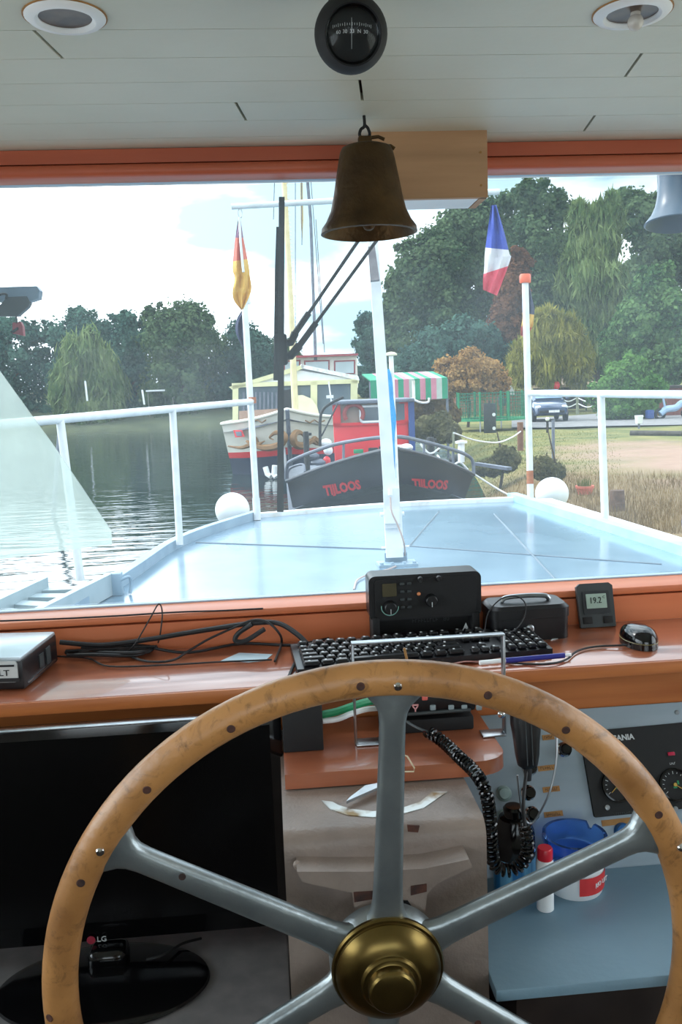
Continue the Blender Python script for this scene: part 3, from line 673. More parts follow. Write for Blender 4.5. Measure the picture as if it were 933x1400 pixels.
def groundfix():
    t = m_ground.node_tree; b = t.nodes['Principled BSDF']; src = b.inputs['Base Color'].links[0].from_socket
    geo = t.nodes.new('ShaderNodeNewGeometry'); no = t.nodes.new('ShaderNodeTexNoise'); no.inputs['Scale'].default_value = .45; no.inputs['Detail'].default_value = 6
    t.links.new(geo.outputs['Position'], no.inputs['Vector'])
    def spot(c, r0, r1, col1, col2, sx, sy):
        nonlocal src
        mp_ = t.nodes.new('ShaderNodeMapping'); mp_.inputs['Location'].default_value = (-c.x * sx, -c.y * sy, 0); mp_.inputs['Scale'].default_value = (sx, sy, 0)
        ln = t.nodes.new('ShaderNodeVectorMath'); ln.operation = 'LENGTH'
        ad = t.nodes.new('ShaderNodeMath'); ad.operation = 'MULTIPLY_ADD'; ad.inputs[1].default_value = 5.0
        mr = t.nodes.new('ShaderNodeMapRange'); mr.inputs['From Min'].default_value = r1 + 2.5; mr.inputs['From Max'].default_value = r0 + 2.5
        n2 = t.nodes.new('ShaderNodeTexNoise'); n2.inputs['Scale'].default_value = 3; n2.inputs['Detail'].default_value = 5
        c2 = t.nodes.new('ShaderNodeMix'); c2.data_type = 'RGBA'; c2.inputs['A'].default_value = lin(col1); c2.inputs['B'].default_value = lin(col2)
        mx = t.nodes.new('ShaderNodeMix'); mx.data_type = 'RGBA'
        t.links.new(geo.outputs['Position'], mp_.inputs[0]); t.links.new(mp_.outputs[0], ln.inputs[0])
        t.links.new(no.outputs['Fac'], ad.inputs[0]); t.links.new(ln.outputs['Value'], ad.inputs[2]); t.links.new(ad.outputs[0], mr.inputs['Value'])
        t.links.new(geo.outputs['Position'], n2.inputs['Vector']); t.links.new(n2.outputs['Fac'], c2.inputs['Factor'])
        t.links.new(mr.outputs[0], mx.inputs['Factor']); t.links.new(src, mx.inputs['A']); t.links.new(c2.outputs['Result'], mx.inputs['B'])
        src = mx.outputs['Result']
    spot(at_z(760, 690, GZ), 3.0, 6.5, (112, 90, 58), (132, 110, 72), 1.0, .75)      # dry reed strip by the water
    spot(at_z(1040, 632, GZ), 1.8, 4.2, (140, 110, 92), (166, 136, 116), 1.0, .42)     # sandy patch
    t.links.new(src, b.inputs['Base Color'])
groundfix()
def bank(x, y):
    s_ = x - shore(y)
    h = GZ + .10 * math.sin(x * .7 + y * .23) * min(1, max(0, s_ - 2) / 4) * .5
    if s_ < 1.4: h = GZ - .75 * (1 - max(0, s_ + .2) / 1.6) ** 1.3 if s_ > -.2 else GZ - .75
    h += max(0, (y - 58)) * .05
    return h
g = []
ys = [-30, -10, 2, 5] + [6 + i * .7 for i in range(26)] + [25 + i * 2.5 for i in range(38)]
for y in ys:
    g.append([Vector((shore(y) + s_, y, bank(shore(y) + s_, y))) for s_ in [-.4, -.2, .1, .4, .7, 1, 1.3, 1.8, 2.5, 3.4, 4.5, 6, 8, 11, 15, 20, 28, 40, 60, 90]])
struct('ground', MB().grid(g), m_ground, label='grassy right bank with a sandy patch', smooth=60)
g = []
for i in range(24):
    x = -150 + i * 7.2
    ysh = 68 + 5 * math.sin(i * .8) * .4 + max(0, x) * .5
    g.append([Vector((x, ysh + a, b)) for a, b in ((0, WZ - .1), (1.2, WZ + .4), (5, WZ + .8), (30, WZ + 3), (60, WZ + 4))])
struct('far_bank', MB().grid(g), mat('far_bank_earth', (52, 60, 40), (74, 80, 52), .5, rough=1), label='far wooded bank across the lake', smooth=60)
# tarmac lane
r1_, r2_ = [], []
for px, pa, pb in ((700, 587, 574), (760, 586, 571), (830, 584, 566), (900, 583, 562), (1000, 581, 560), (1200, 580, 558)):
    a, b = at_z(px, pa, GZ), at_z(px, pb, GZ); r1_.append(Vector((a.x, a.y, GZ + .055))); r2_.append(Vector((b.x, min(b.y, 62), GZ + .055 + max(0, min(b.y, 62) - 58) * .05)))
struct('road', MB().grid([r1_, r2_]), mat('grey_tarmac', (120, 118, 118), (138, 136, 136), 2, rough=.9), label='grey tarmac lane behind the grass', smooth=0)

# ================================================================== moored boats
def hull_rows(topL, topR, aftL, aftR, bot_scale, zbot, rows=6, flare=1.0):
    stem = topL[-1]
    top = [aftL] + topL + topR + [aftR]
    c = (aftL + aftR) / 2
    out_ = []
    for i in range(rows + 1):
        t = i / rows; sc = 1 - (1 - bot_scale) * t ** flare; r = []
        for p_ in top:
            q = c + (p_ - c) * sc; r.append(Vector((q.x, q.y, p_.z + (zbot - p_.z) * t)))
        out_.append(r)
    return out_, top
m_bh = mat('black_blue_hull', (30, 32, 44), (42, 44, 58), 1.6, rough=.4)
m_red = mat('signal_red', (214, 30, 40), (224, 40, 48), 4, rough=.4)
m_blue_d = mat('deep_blue_paint', (40, 66, 128), (50, 78, 140), 4, rough=.4)
m_glassd = mat('dark_window_glass', (70, 78, 88), (96, 104, 112), 1.5, rough=.1)
m_steel = mat('grey_blue_steel', (92, 98, 112), (112, 118, 132), 6, rough=.5)
# --- black barge TIJLOOS
S0 = at_d(538, 614, 11.0); Lc = at_d(393, 659, 12.6); Rc = at_d(648, 650, 12.9)
hd_ = ((Lc + Rc) / 2 - S0); hd_.z = 0; back = (hd_.normalized() * .6 + Y * .8).normalized()
topL = [lerp(Lc, S0, t) - Vector((0, 0, 0)) + Vector((0, -.10 * math.sin(math.pi * t), .05 * math.sin(math.pi * t))) for t in [i / 12 for i in range(13)]]
topR = [lerp(S0, Rc, t) + Vector((0, -.10 * math.sin(math.pi * t), .05 * math.sin(math.pi * t))) for t in [i / 12 for i in range(1, 13)]]
aftL = Lc + back * 9; aftR = Rc + back * 9; aftL.z = aftR.z = Lc.z - .1
bb_ = thing('black_barge', 'black-hulled barge with red lettering and a red wheelhouse moored ahead', 'barge', Vector((S0.x, S0.y + 3, WZ)))
hr, tp_ = hull_rows(topL, topR, aftL, aftR, .86, WZ - .15, 8)
MB().grid(hr).build('hull', m_bh, bb_, smooth=40)
MB().add([q - Z * .42 for q in tp_], [tuple(range(len(tp_)))]).build('foredeck', m_steel, bb_, smooth=0)
MB().tube([q + Z * .012 for q in tp_], .03, 8).build('gunwale', m_bh, bb_)
wl = [[r[i] - hd_.normalized() * .03 for i in range(1, len(r) - 1)] for r in hr]
MB().tube([lerp(wl[3][i], wl[4][i], .4) for i in range(len(wl[3]))], .028, 8).build('rubbing_strake', mat('dark_slate_strake', (64, 72, 86), (78, 86, 100), 5, rough=.5), bb_)
def flank(px, py, side):
    """point and axes on the hull flank under a place in the view"""
    A, B = (Lc, S0) if side < 0 else (S0, Rc)
    a2, b2 = hr[4][1 if side < 0 else 13], hr[4][13 if side < 0 else 25]
    xd = (B - A).normalized(); yd = ((A + B) / 2 - (a2 + b2) / 2).normalized()
    n_ = xd.cross(yd).normalized(); P0 = (A + B) / 2 + n_ * .0
    dd = ray(px, py); t = (P0 - EYE).dot(n_) / dd.dot(n_); return EYE + dd * t, xd, yd, n_
from mathutils.bvhtree import BVHTree
_hm = MB().grid(hr); HB = BVHTree.FromPolygons([Vector(v) for v in _hm.v], _hm.f)
for tl_, tr2, br2, bl2 in (((441, 664), (491, 655.5), (496, 672), (446, 683)), ((563, 654), (614, 656.5), (611, 673.5), (565.5, 670))):
    t_ = MB().text('TIJLOOS', 1, Matrix.Identity(4), ext=0, bold=.05)
    V = np.array(t_.v); mn, mx_ = V.min(0), V.max(0); W_ = []
    for v in V:                                  # lay the letters on the curved flank
        u, w = (v[0] - mn[0]) / (mx_[0] - mn[0]), (v[1] - mn[1]) / (mx_[1] - mn[1])
        p2 = lerp(lerp(bl2 + (0,), br2 + (0,), u), lerp(tl_ + (0,), tr2 + (0,), u), w)
        dd = ray(p2.x, p2.y).normalized(); hit = HB.ray_cast(EYE, dd)[0]
        W_.append(tuple(hit - dd * .03))
    t_.v = W_; t_.build('lettering', m_red, bb_, smooth=0, fixn=False)
# pipe rail round the bow
def rz(p_, dz_): return p_ + Z * dz_
rl1 = [at_d(391, 655, 12.7), at_d(393, 637, 12.6), at_d(399, 630, 12.4), at_d(430, 617, 12.0), at_d(470, 605, 11.6), at_d(538, 597, 11.1), at_d(580, 604, 11.9), at_d(620, 615, 12.4), at_d(640, 623, 12.8), at_d(647, 632, 12.9), at_d(648, 650, 12.9)]
MB().tube(spline(rl1, 5), .026, 8).build('bow_rail', m_steel, bb_)
MB().tube(spline([at_d(393, 655, 12.7), at_d(396, 641, 12.7), at_d(414, 635, 12.5), at_d(417, 645, 12.4)], 5), .018, 8).build('fairlead_frame', m_steel, bb_)
for px, py, py2, dd in ((470, 605, 629, 11.7), (580, 604, 627, 12.0), (620, 615, 640, 12.5)):
    MB().tube([at_d(px, py, dd), at_d(px, py2, dd)], .018, 8).build('rail_stanchion', m_steel, bb_)
for px, pt, pb_, w, dd in ((421, 590, 652, 8, 13.0), (590, 598, 640, 11, 12.8)):
    a, b = at_d(px, pt, dd), at_d(px, pb_, dd); r_ = w / 2 * dd / FPX
    MB().lathe([(r_ * .8, (b - a).length), (r_, (b - a).length * .96), (r_, .0), (0, 0)][::-1], Matrix.Translation(b), 16).lathe([(0, 0), (r_ * 1.3, 0), (r_ * 1.3, .04), (0, .05)], Matrix.Translation(a - Z * .06), 16).build('bollard', m_rubber, bb_)
a, b = at_d(631, 606, 12.9), at_d(631, 632, 12.9)
MB().tube([b, a], .05, 12).lathe([(0, 0), (.09, 0), (.09, .03), (0, .05)], Matrix.Translation(a), 16).build('white_bollard', m_dirtywhite, bb_)
MB().tube(spline([at_d(438, 610, 13), at_d(438, 575, 13), at_d(442, 560, 13), at_d(455, 550, 13), at_d(470, 543, 13)], 6), .022, 8).build('davit', m_rubber, bb_)
MB().tube([at_d(440, 596, 13), at_d(462, 552, 13.2)], .012, 8).build('stay', m_rubber, bb_)
for px, py, rx, rz_, mm in ((446, 606, .09, .07, m_dirtywhite), (449, 616, .07, .07, m_white), (436, 632, .12, .05, m_steel), (447, 630, .06, .07, m_red), (556, 612, .10, .06, m_dirtywhite), (428, 624, .1, .06, m_steel), (607, 634, .1, .07, m_steel), (625, 628, .12, .08, m_rubber)):
    MB().sphere(at_d(px, py, 13.1), 1, n=14, m=8, sc=(rx, rx, rz_)).build('deck_gear', mm, bb_)
MB().tube(spline([at_d(598, 622, 12.7), at_d(612, 640, 12.6), at_d(628, 632, 12.7), at_d(640, 642, 12.8)], 6), .015, 8).tube(spline([at_d(575, 607, 12.7), at_d(588, 620, 12.7), at_d(602, 612, 12.8)], 6), .015, 8).build('rope', m_dirtywhite, bb_)
# red wheelhouse
wd = 14.6
wa, wb_, wc = at_d(455, 552, wd), at_d(558, 549, wd), at_d(566, 549, wd + 1.6)
zlo = at_d(500, 640, wd).z; zm = at_d(500, 581, wd).z; zt_ = wb_.z
wh = thing('barge_wheelhouse', "red wheelhouse with a rounded window standing on the black barge", 'wheelhouse', Vector((wa.x + .6, wa.y + .8, zlo)))
wa.z = wb_.z = zt_
xf = (wb_ - wa).normalized(); yf = Vector((-xf.y, xf.x, 0)); FWm = frame((wa.x, wa.y, zlo), xf, Z); Ww = (wb_ - wa).length; Hh = zt_ - zlo; Hm = zm - zlo
MB().box((Ww / 2, Hm / 2, -.8), (Ww, Hm, 1.6), FWm, bevel=.02).build('lower_body', m_red, wh)
MB().box((Ww / 2, (Hm + Hh) / 2, -.8), (Ww - .03, Hh - Hm, 1.55), FWm).build('window_band', mat('tan_window_band', (150, 130, 118), (166, 146, 132), 8, rough=.4), wh)
MB().box((.06, (Hm + Hh) / 2, .0), (.13, Hh - Hm, .06), FWm).box((Ww - .07, (Hm + Hh) / 2, .0), (.15, Hh - Hm, .06), FWm).box((Ww / 2, Hm + .02, .0), (Ww, .05, .06), FWm).build('red_frame', m_red, wh)
MB().box((Ww / 2 + .03, Hh + .025, -.75), (Ww + .14, .06, 1.8), FWm, bevel=.02).build('roof', m_steel, wh)
def fw(px, py, z=0): 
    q = FWm.inverted() @ at_d(px, py, wd); return (q.x, q.y, z)
c_ = fw(484, 566); MB().tube([FWm @ Vector((c_[0] + .155 * math.cos(a), c_[1] + .155 * math.sin(a), .05)) for a in [math.radians(-35 + 250 * i / 24) for i in range(25)]], .035, 10).build('lifebuoy', mat('brick_red_ring', (150, 62, 60), (166, 76, 72), 8, rough=.6), wh)
c_ = fw(508, 566); o_ = MB()
out_p = [FWm @ Vector((c_[0] + x, c_[1] + y, .035)) for x, y in rrect(.36, .26, .05)]
o_.tube(out_p, .022, 8, closed=True); wo = o_.build('rounded_window', m_white, wh)
MB().prism([(c_[0] + x, c_[1] + y) for x, y in rrect(.36, .26, .05)], .035, FWm).build('pane', m_glassd, wo)
c_ = fw(548, 563); MB().box((c_[0], c_[1], .02), (.13, .27, .03), FWm).build('side_window', m_glassd, wh)
MB().box((Ww + .05, Hh / 2, -.4), (.10, Hh, .9), FWm).build('blue_corner', m_blue_d, wh)
for px, py, mm in ((490, 616, m_green), (510, 614, m_rubber), (524, 612, m_rubber), (543, 610, m_dirtywhite)):
    c_ = fw(px, py); MB().box((c_[0], c_[1], .3), (.16, .07, .05), FWm, bevel=.01).build('deck_locker', mm, wh)
MB().tube(spline([FWm @ Vector((Ww + .05, Hh + .05, .05)), FWm @ Vector((Ww + .2, Hh - .02, .05)), FWm @ Vector((Ww + .33, Hh - .02, .05)), FWm @ Vector((Ww + .35, Hh + .05, .05))], 6), .018, 8).tube([FWm @ Vector((Ww + .10, Hh + .04, .02)), FWm @ Vector((Ww + .10, Hh + .34, .02))], .025, 8).build('horn_pipe', m_dirtywhite, wh)
MB().tube([FWm @ Vector((-.02, Hh + .05, .0)), FWm @ Vector((-.05, Hh + .38, .0))], .012, 8).box((-.04, Hh + .13, 0), (.12, .05, .03), FWm).build('mast_light', m_dirtywhite, wh)

# --- white barge behind
m_cream = mat('cream_white_hull', (226, 222, 208), (238, 234, 222), 2, rough=.4)
m_yel = mat('pale_yellow_frame', (214, 210, 160), (226, 222, 176), 4, rough=.5)
m_navy = mat('navy_hull', (38, 48, 74), (48, 58, 86), 2, rough=.35)
m_gold = mat('ochre_scroll', (116, 82, 44), (138, 100, 56), 5, rough=.5)
m_dred = mat('dark_red_trim', (136, 48, 54), (150, 60, 64), 5, rough=.5)
D0 = 24.5
S1 = at_d(393, 560, D0); L1 = at_d(303, 577, D0 + 1.6); R1 = at_d(470, 570, D0 + 2.0)
L1.z = S1.z - .38; R1.z = S1.z - .32
wbg = thing('white_barge', 'white-hulled barge with ochre scrollwork and a red stripe, behind the black barge', 'barge', Vector((S1.x, S1.y + 3, WZ)))
tl = [lerp(L1, S1, i / 10) + Vector((0, -.15 * math.sin(math.pi * i / 10), -.06 * math.sin(math.pi * i / 10))) for i in range(11)]
tr_ = [lerp(S1, R1, i / 10) + Vector((0, -.15 * math.sin(math.pi * i / 10), -.06 * math.sin(math.pi * i / 10))) for i in range(1, 11)]
aL, aR = L1 + Vector((.6, 9, -.05)), R1 + Vector((.6, 9, -.05))
hr2, tp2 = hull_rows(tl, tr_, aL, aR, .90, WZ - .2, 20)
zs_t = at_d(350, 617, D0 + .5).z; zs_b = at_d(350, 627, D0 + .5).z
hb = MB().grid(hr2)
nc = len(hr2[0]) - 1
def band(i):
    z_ = sum(v.z for v in hr2[i]) / len(hr2[i]) - .5 * (hr2[i][0].z - hr2[i + 1][0].z)
    return 0 if z_ > zs_t else (1 if z_ > zs_b else 2)
hb.m = [band(i) for i in range(20) for k in range(nc)]
hb.build('hull', [m_cream, m_red, m_navy], wbg, smooth=40)
MB().add([q - Z * .25 for q in tp2], [tuple(range(len(tp2)))]).build('foredeck', m_steel, wbg, smooth=0)
MB().tube([q + Z * .01 for q in tp2], .05, 8).build('gunwale', m_cream, wbg)
MB().tube([r[11] + Vector((0, -.03, 0)) for r in hr2], .06, 8).build('stem_post', m_steel, wbg)
def onflank(px, py, side, off=.06):
    A, B = (L1, S1) if side < 0 else (S1, R1)
    n_ = (B - A).cross(Z).normalized(); P0 = (A + B) / 2 - Y * .15
    dd = ray(px, py); t = (P0 - EYE).dot(n_) / dd.dot(n_); q = EYE + dd * t
    return q - Y * off
def scroll(pts, w, side):
    b = MB(); P = spline([Vector((x, y, 0)) for x, y in pts], 6); n = len(P)
    b.tube([onflank(q.x, q.y, side, .02) for q in P], .05, 6, radii=[.02 + w * math.sin(math.pi * min(1, (i + 1) / (n * .95))) for i in range(n)])
    return b.build('scroll_ornament', m_gold, wbg)
scroll([(312, 610), (330, 612), (345, 608), (360, 612), (375, 611), (386, 606), (390, 598), (386, 592), (376, 592), (369, 598), (374, 601)], .085, -1)
scroll([(337, 603), (344, 606), (348, 600), (353, 607), (362, 603)], .08, -1)
scroll([(418, 600), (412, 592), (404, 592), (401, 600), (405, 608), (416, 609), (426, 603), (434, 607), (444, 602)], .095, 1)
scroll([(426, 606), (430, 600), (436, 606), (442, 608)], .08, 1)
for side, pts in ((-1, ((346, 577), (352, 574), (358, 578), (364, 574))), (1, ((418, 575), (424, 578), (430, 574), (436, 578), (444, 575)))):
    MB().tube([onflank(x, y, side, .02) for x, y in pts], .022, 6).build('chain_ornament', m_gold, wbg)
MB().slab([onflank(319, 588, -1), onflank(331, 588, -1), onflank(335, 597, -1), onflank(322, 598, -1)], (0, .06, 0)).build('hawse_plate', m_red, wbg)
MB().slab([onflank(322, 590, -1, .08), onflank(330, 590, -1, .08), onflank(331, 596, -1, .08), onflank(324, 596, -1, .08)], (0, .06, 0)).build('hawse_hole', m_steel, wbg)
MB().tube([onflank(363, 638, -1, .1), onflank(366, 648, -1, .1), onflank(371, 651, -1, .1)], .08, 8).tube([onflank(376, 636, -1, .1), onflank(375, 648, -1, .1), onflank(378, 652, -1, .1)], .08, 8).build('anchor', m_white, wbg)
# glazed deckhouse of the white barge
hd2 = 27.5
def hp2(px, py, d=hd2): return at_d(px, py, d)
gh = thing('glazed_deckhouse', 'pale yellow glazed deckhouse with a low gable on the white barge', 'deckhouse', hp2(404, 575))
def post(px0, px1, pt, pb_, th=.12): MB().slab([hp2(px0, pt), hp2(px1, pt), hp2(px1, pb_), hp2(px0, pb_)], Y * th).build('post', m_yel, gh, smooth=0)
for q in ((318, 326, 526, 575), (399, 405, 506, 570), (425, 434, 522, 562), (480, 489, 520, 555)): post(*q)
MB().slab([hp2(317, 524), hp2(491, 518), hp2(491, 524), hp2(317, 530)], Y * .14).build('eaves_beam', m_yel, gh, smooth=0)
MB().slab([hp2(313, 529), hp2(402, 502), hp2(416, 498), hp2(416, 503), hp2(404, 508), hp2(318, 533)], Y * 4.0).build('roof', m_yel, gh, smooth=0)
MB().slab([hp2(412, 498), hp2(490, 514), hp2(492, 520), hp2(486, 519), hp2(412, 503)], Y * 4.0).build('roof', m_dirtywhite, gh, smooth=0)
MB().slab([hp2(326, 526, hd2 + .1), hp2(402, 505, hd2 + .1), hp2(488, 519, hd2 + .1), hp2(488, 522, hd2 + .1), hp2(326, 527, hd2 + .1)], Y * .05).build('gable_panel', m_white, gh, smooth=0)
MB().slab([hp2(324, 528, hd2 + .1), hp2(482, 521, hd2 + .1), hp2(482, 572, hd2 + .1), hp2(324, 578, hd2 + .1)], Y * .05).build('glazing', mat('deckhouse_glass', (78, 90, 100), (110, 122, 128), .9, rough=.12), gh, smooth=0)
cu = MB()
for i in range(9): cu.slab([hp2(332 + i * 5.6, 536, hd2 + .05), hp2(334.5 + i * 5.6, 536, hd2 + .05), hp2(334.5 + i * 5.6, 562, hd2 + .05), hp2(332 + i * 5.6, 562, hd2 + .05)], Y * .03)
cu.build('vertical_blinds', m_steel, gh, smooth=0)
MB().slab([hp2(327, 562, hd2 - .1), hp2(392, 558, hd2 - .1), hp2(392, 573, hd2 - .1), hp2(327, 575, hd2 - .1)], Y * .08).build('lower_panel', mat('tan_red_panel', (166, 132, 112), (180, 146, 126), 3, rough=.6), gh, smooth=0)
MB().slab([hp2(402, 541, hd2 - .4), hp2(414, 540, hd2 - .4), hp2(426, 545, hd2 - .4), hp2(434, 556, hd2 - .4), hp2(437, 568, hd2 - .4), hp2(402, 568, hd2 - .4)], Y * .3).build('cream_hood', mat('cream_hood', (232, 222, 184), (242, 232, 196), 3, rough=.6), gh, smooth=0)
MB().slab([hp2(387, 534, hd2 - .2), hp2(401, 531, hd2 - .2), hp2(401, 558, hd2 - .2), hp2(387, 560, hd2 - .2)], Y * .1).build('dark_door', m_rubber, gh, smooth=0)
# wheelhouse of the white barge
d3 = 33
w2 = thing('barge_wheelhouse', 'white wheelhouse with dark red window frames behind the glazed deckhouse', 'wheelhouse', at_d(440, 520, d3))
MB().slab([at_d(384, 490, d3), at_d(488, 486, d3), at_d(490, 530, d3), at_d(384, 532, d3)], Y * 2.5).build('body', m_cream, w2, smooth=0)
MB().slab([at_d(380, 487, d3 - .3), at_d(490, 483, d3 - .3), at_d(490, 486, d3 - .3), at_d(380, 490, d3 - .3)], Y * 3.1).build('roof', m_dred, w2, smooth=0)
for a, b in ((388, 411), (416, 451), (457, 486)):
    o_ = MB().slab([at_d(a, 493, d3 - .06), at_d(b, 492, d3 - .06), at_d(b, 511, d3 - .06), at_d(a, 512, d3 - .06)], Y * .1).build('window_frame', m_dred, w2, smooth=0)
    MB().slab([at_d(a + 2, 495, d3 - .09), at_d(b - 2, 494, d3 - .09), at_d(b - 2, 510, d3 - .09), at_d(a + 2, 510, d3 - .09)], Y * .06).build('pane', mat('pale_window_glass', (168, 180, 182), (186, 196, 198), 1.5, rough=.15), o_, smooth=0)
# mast and rigging of the white barge
d4 = 26
ym = thing('barge_mast', 'tall pale yellow mast of the white barge seen behind the wiper', 'mast', at_d(404, 562, d4))
MB().tube([at_d(404, 564, d4), at_d(397, 400, d4), at_d(387, 215, d4)], .1, 12, radii=[.10, .085, .075]).build('spar', mat('cream_yellow_mast', (218, 204, 156), (228, 214, 170), 4, rough=.5), ym)
lm = MB()
for i in range(40):
    y_ = 250 + i * 5.5; lm.tube([at_d(389.5 + (y_ - 250) * .06, y_, d4), at_d(395 + (y_ - 250) * .055, y_ + .5, d4)], .014, 5)
lm.build('steps', m_dirtywhite, ym)
rg = thing('barge_mast', 'thin grey mast of the white barge right of the yellow mast', 'mast', at_d(432, 500, d3))
MB().tube([at_d(432, 500, d3), at_d(425, 300, d3), at_d(418, 215, d3)], .06, 10).build('spar', m_steel, rg)
st = MB()
for a, b in (((432, 300), (444, 482)), ((404, 250), (404, 470)), ((424, 230), (442, 470)), ((412.5, 240), (413, 335)), ((376, 230), (374, 300))):
    st.tube([at_d(*a, d3), at_d(*b, d3)], .018, 5)
tag(st.build('rigging', m_steel), 'thin stays and halyards of the white barge against the sky', 'rigging')
tag(MB().slab([at_d(411, 250, d3), at_d(414, 250, d3), at_d(415, 300, d3), at_d(413.5, 332, d3), at_d(411.5, 305, d3)], Y * .05).build('pennant', mat('ochre_pennant', (188, 160, 90), (200, 172, 104), 5, rough=.8), smooth=0), 'thin ochre pennant hanging between the two far masts', 'flag')

# ================================================================== things on the right bank
def gp_(px, py): q = at_z(px, py, GZ); return Vector((q.x, q.y, bank(q.x, q.y)))
# striped tent
td = 27
sta, stb = at_d(507, 522, td), at_d(612, 521, td)
tn = thing('striped_tent', 'tent with broad pink and green striped walls behind the barges', 'tent', Vector(((sta.x + stb.x) / 2, sta.y + 1, WZ)))
cols = [mat('tent_green', (30, 140, 104), (42, 152, 116), 5, rough=.8), mat('tent_pink', (196, 124, 142), (206, 136, 154), 5, rough=.8), mat('tent_white', (176, 190, 180), (186, 198, 190), 5, rough=.8)]
seq = [0, 0, 1, 2, 1, 0, 1, 2, 0, 1, 0, 1, 2, 0]; z0_, z1_ = at_d(560, 547, td).z, sta.z
xd_ = stb - sta; xd_.z = 0; sc_ = MB()
for i, c_ in enumerate(seq):
    a = sta + xd_ * i / len(seq); b = sta + xd_ * (i + 1) / len(seq)
    sc_.slab([Vector((a.x, a.y, z0_)), Vector((b.x, b.y, z0_)), Vector((b.x, b.y, z1_)), Vector((a.x, a.y, z1_))], Y * .05, mi=c_)
    sc_.slab([Vector((a.x, a.y, z1_)), Vector((b.x, b.y, z1_)), Vector((b.x, b.y + 2.4, z1_ + .25)), Vector((a.x, a.y + 2.4, z1_ + .25))], Z * .04, mi=c_)
sc_.build('canvas', cols, tn, smooth=0)
for e_ in (sta, (sta + stb) / 2, stb):
    MB().tube([Vector((e_.x, e_.y + .1, WZ + .2)), Vector((e_.x, e_.y + .1, z1_))], .04, 8).build('pole', m_steel, tn)
# trampoline
tcn = gp_(672, 588); tR2 = 48 * depth(tcn) / FPX
tp = thing('trampoline', 'round trampoline with a tall green safety net on the bank', 'trampoline', tcn)
m_tg = mat('trampoline_green', (20, 128, 82), (30, 142, 96), 6, rough=.6)
zt2 = at_d(672, 535, depth(tcn)).z; zm2 = at_d(672, 574, depth(tcn)).z
TM = Matrix.Translation((tcn.x, tcn.y, 0))
MB().ring([(tR2 * .84, zm2), (tR2, zm2), (tR2, zm2 + .09), (tR2 * .84, zm2 + .09)], TM, 48).build('edge_pad', m_tg, tp)
MB().lathe([(0, zm2 + .02), (tR2 * .86, zm2 + .02), (tR2 * .86, zm2 + .03), (0, zm2 + .03)], TM, 48).build('jumping_mat', m_rubber, tp)
for k in range(8):
    a = 2 * math.pi * (k + .3) / 8; e_ = Vector((tcn.x + tR2 * math.cos(a), tcn.y + tR2 * math.sin(a), 0))
    MB().tube([e_ + Z * (zm2 - .0), e_ + Z * zt2], .045, 8).build('net_pole', m_tg, tp)
    if k % 2: MB().tube([e_ + Z * (tcn.z - .1), e_ + Z * zm2], .03, 8).build('leg', m_metal, tp)
nn = MB()
for k in range(60):
    a = 2 * math.pi * k / 60; e_ = Vector((tcn.x + tR2 * .97 * math.cos(a), tcn.y + tR2 * .97 * math.sin(a), 0)); nn.tube([e_ + Z * zm2, e_ + Z * (zt2 - .03)], .011, 4)
for i in range(9):
    z_ = zm2 + (zt2 - zm2) * (i + .5) / 9; nn.tube([(tcn.x + tR2 * .97 * math.cos(a), tcn.y + tR2 * .97 * math.sin(a), z_) for a in [2 * math.pi * k / 40 for k in range(40)]], .009, 4, closed=True)
nn.build('safety_net', mat('net_green', (24, 100, 72), (34, 112, 84), 6, rough=.8), tp)
# car
cb_ = gp_(754, 577); CB = Vector((cb_.x, cb_.y + .9, bank(cb_.x, cb_.y + .9)))
car = thing('car', 'dark blue hatchback parked on the lane, facing the water', 'car', CB)
m_car = mat('dark_blue_car_paint', (34, 56, 92), (44, 68, 106), 3, rough=.2, coat=1)
kx_ = (CB - EYE); kx_.z = 0; fx = -(kx_.normalized()); ax2 = Vector((-fx.y, fx.x, 0)) ; fx = (fx + ax2 * .16).normalized(); sxv = Vector((-fx.y, fx.x, 0))
CMx = Matrix(((sxv.x, fx.x, 0, CB.x), (sxv.y, fx.y, 0, CB.y), (0, 0, 1, CB.z + .1), (0, 0, 0, 1)))   # local x across, y forwards, z up
def loftsec(secs, mm, nm, parent):
    rows = []
    for y_, w, z0, z1, tw in secs:
        rows.append([CMx @ Vector(q) for q in ((-w * .96, y_, z0), (-w, y_, z0 + (z1 - z0) * .45), (-w * tw, y_, z1 - .03), (-w * tw * .93, y_, z1), (0, y_, z1 + .02), (w * tw * .93, y_, z1), (w * tw, y_, z1 - .03), (w, y_, z0 + (z1 - z0) * .45), (w * .96, y_, z0), (-w * .96, y_, z0))])
    b = MB().grid(rows); b.add(rows[0][:-1], [tuple(range(9))]); b.add(rows[-1][:-1], [tuple(range(9))[::-1]])
    return b.build(nm, mm, parent, smooth=50)
loftsec([(-1.95, .78, .3, .85, .95), (-1.8, .84, .2, .95, .95), (.2, .86, .18, .95, .96), (.8, .86, .18, .93, .95), (1.55, .83, .2, .80, .94), (1.85, .76, .25, .68, .92), (1.95, .68, .32, .58, .9)], m_car, 'body', car)
cabn = loftsec([(-1.75, .74, .93, 1.1, .9), (-1.35, .78, .93, 1.42, .8), (-.2, .78, .93, 1.46, .8), (.25, .78, .93, 1.40, .8), (1.0, .76, .90, .96, .95)], m_car, 'cabin', car)
MB().slab([CMx @ Vector(q) for q in ((-.64, .97, 1.0), (.64, .97, 1.0), (.56, .35, 1.39), (-.56, .35, 1.39))], CMx.to_3x3() @ Vector((0, .06, .05))).build('windscreen', mat('car_glass', (110, 140, 168), (128, 158, 184), 2, rough=.1), cabn, smooth=0)
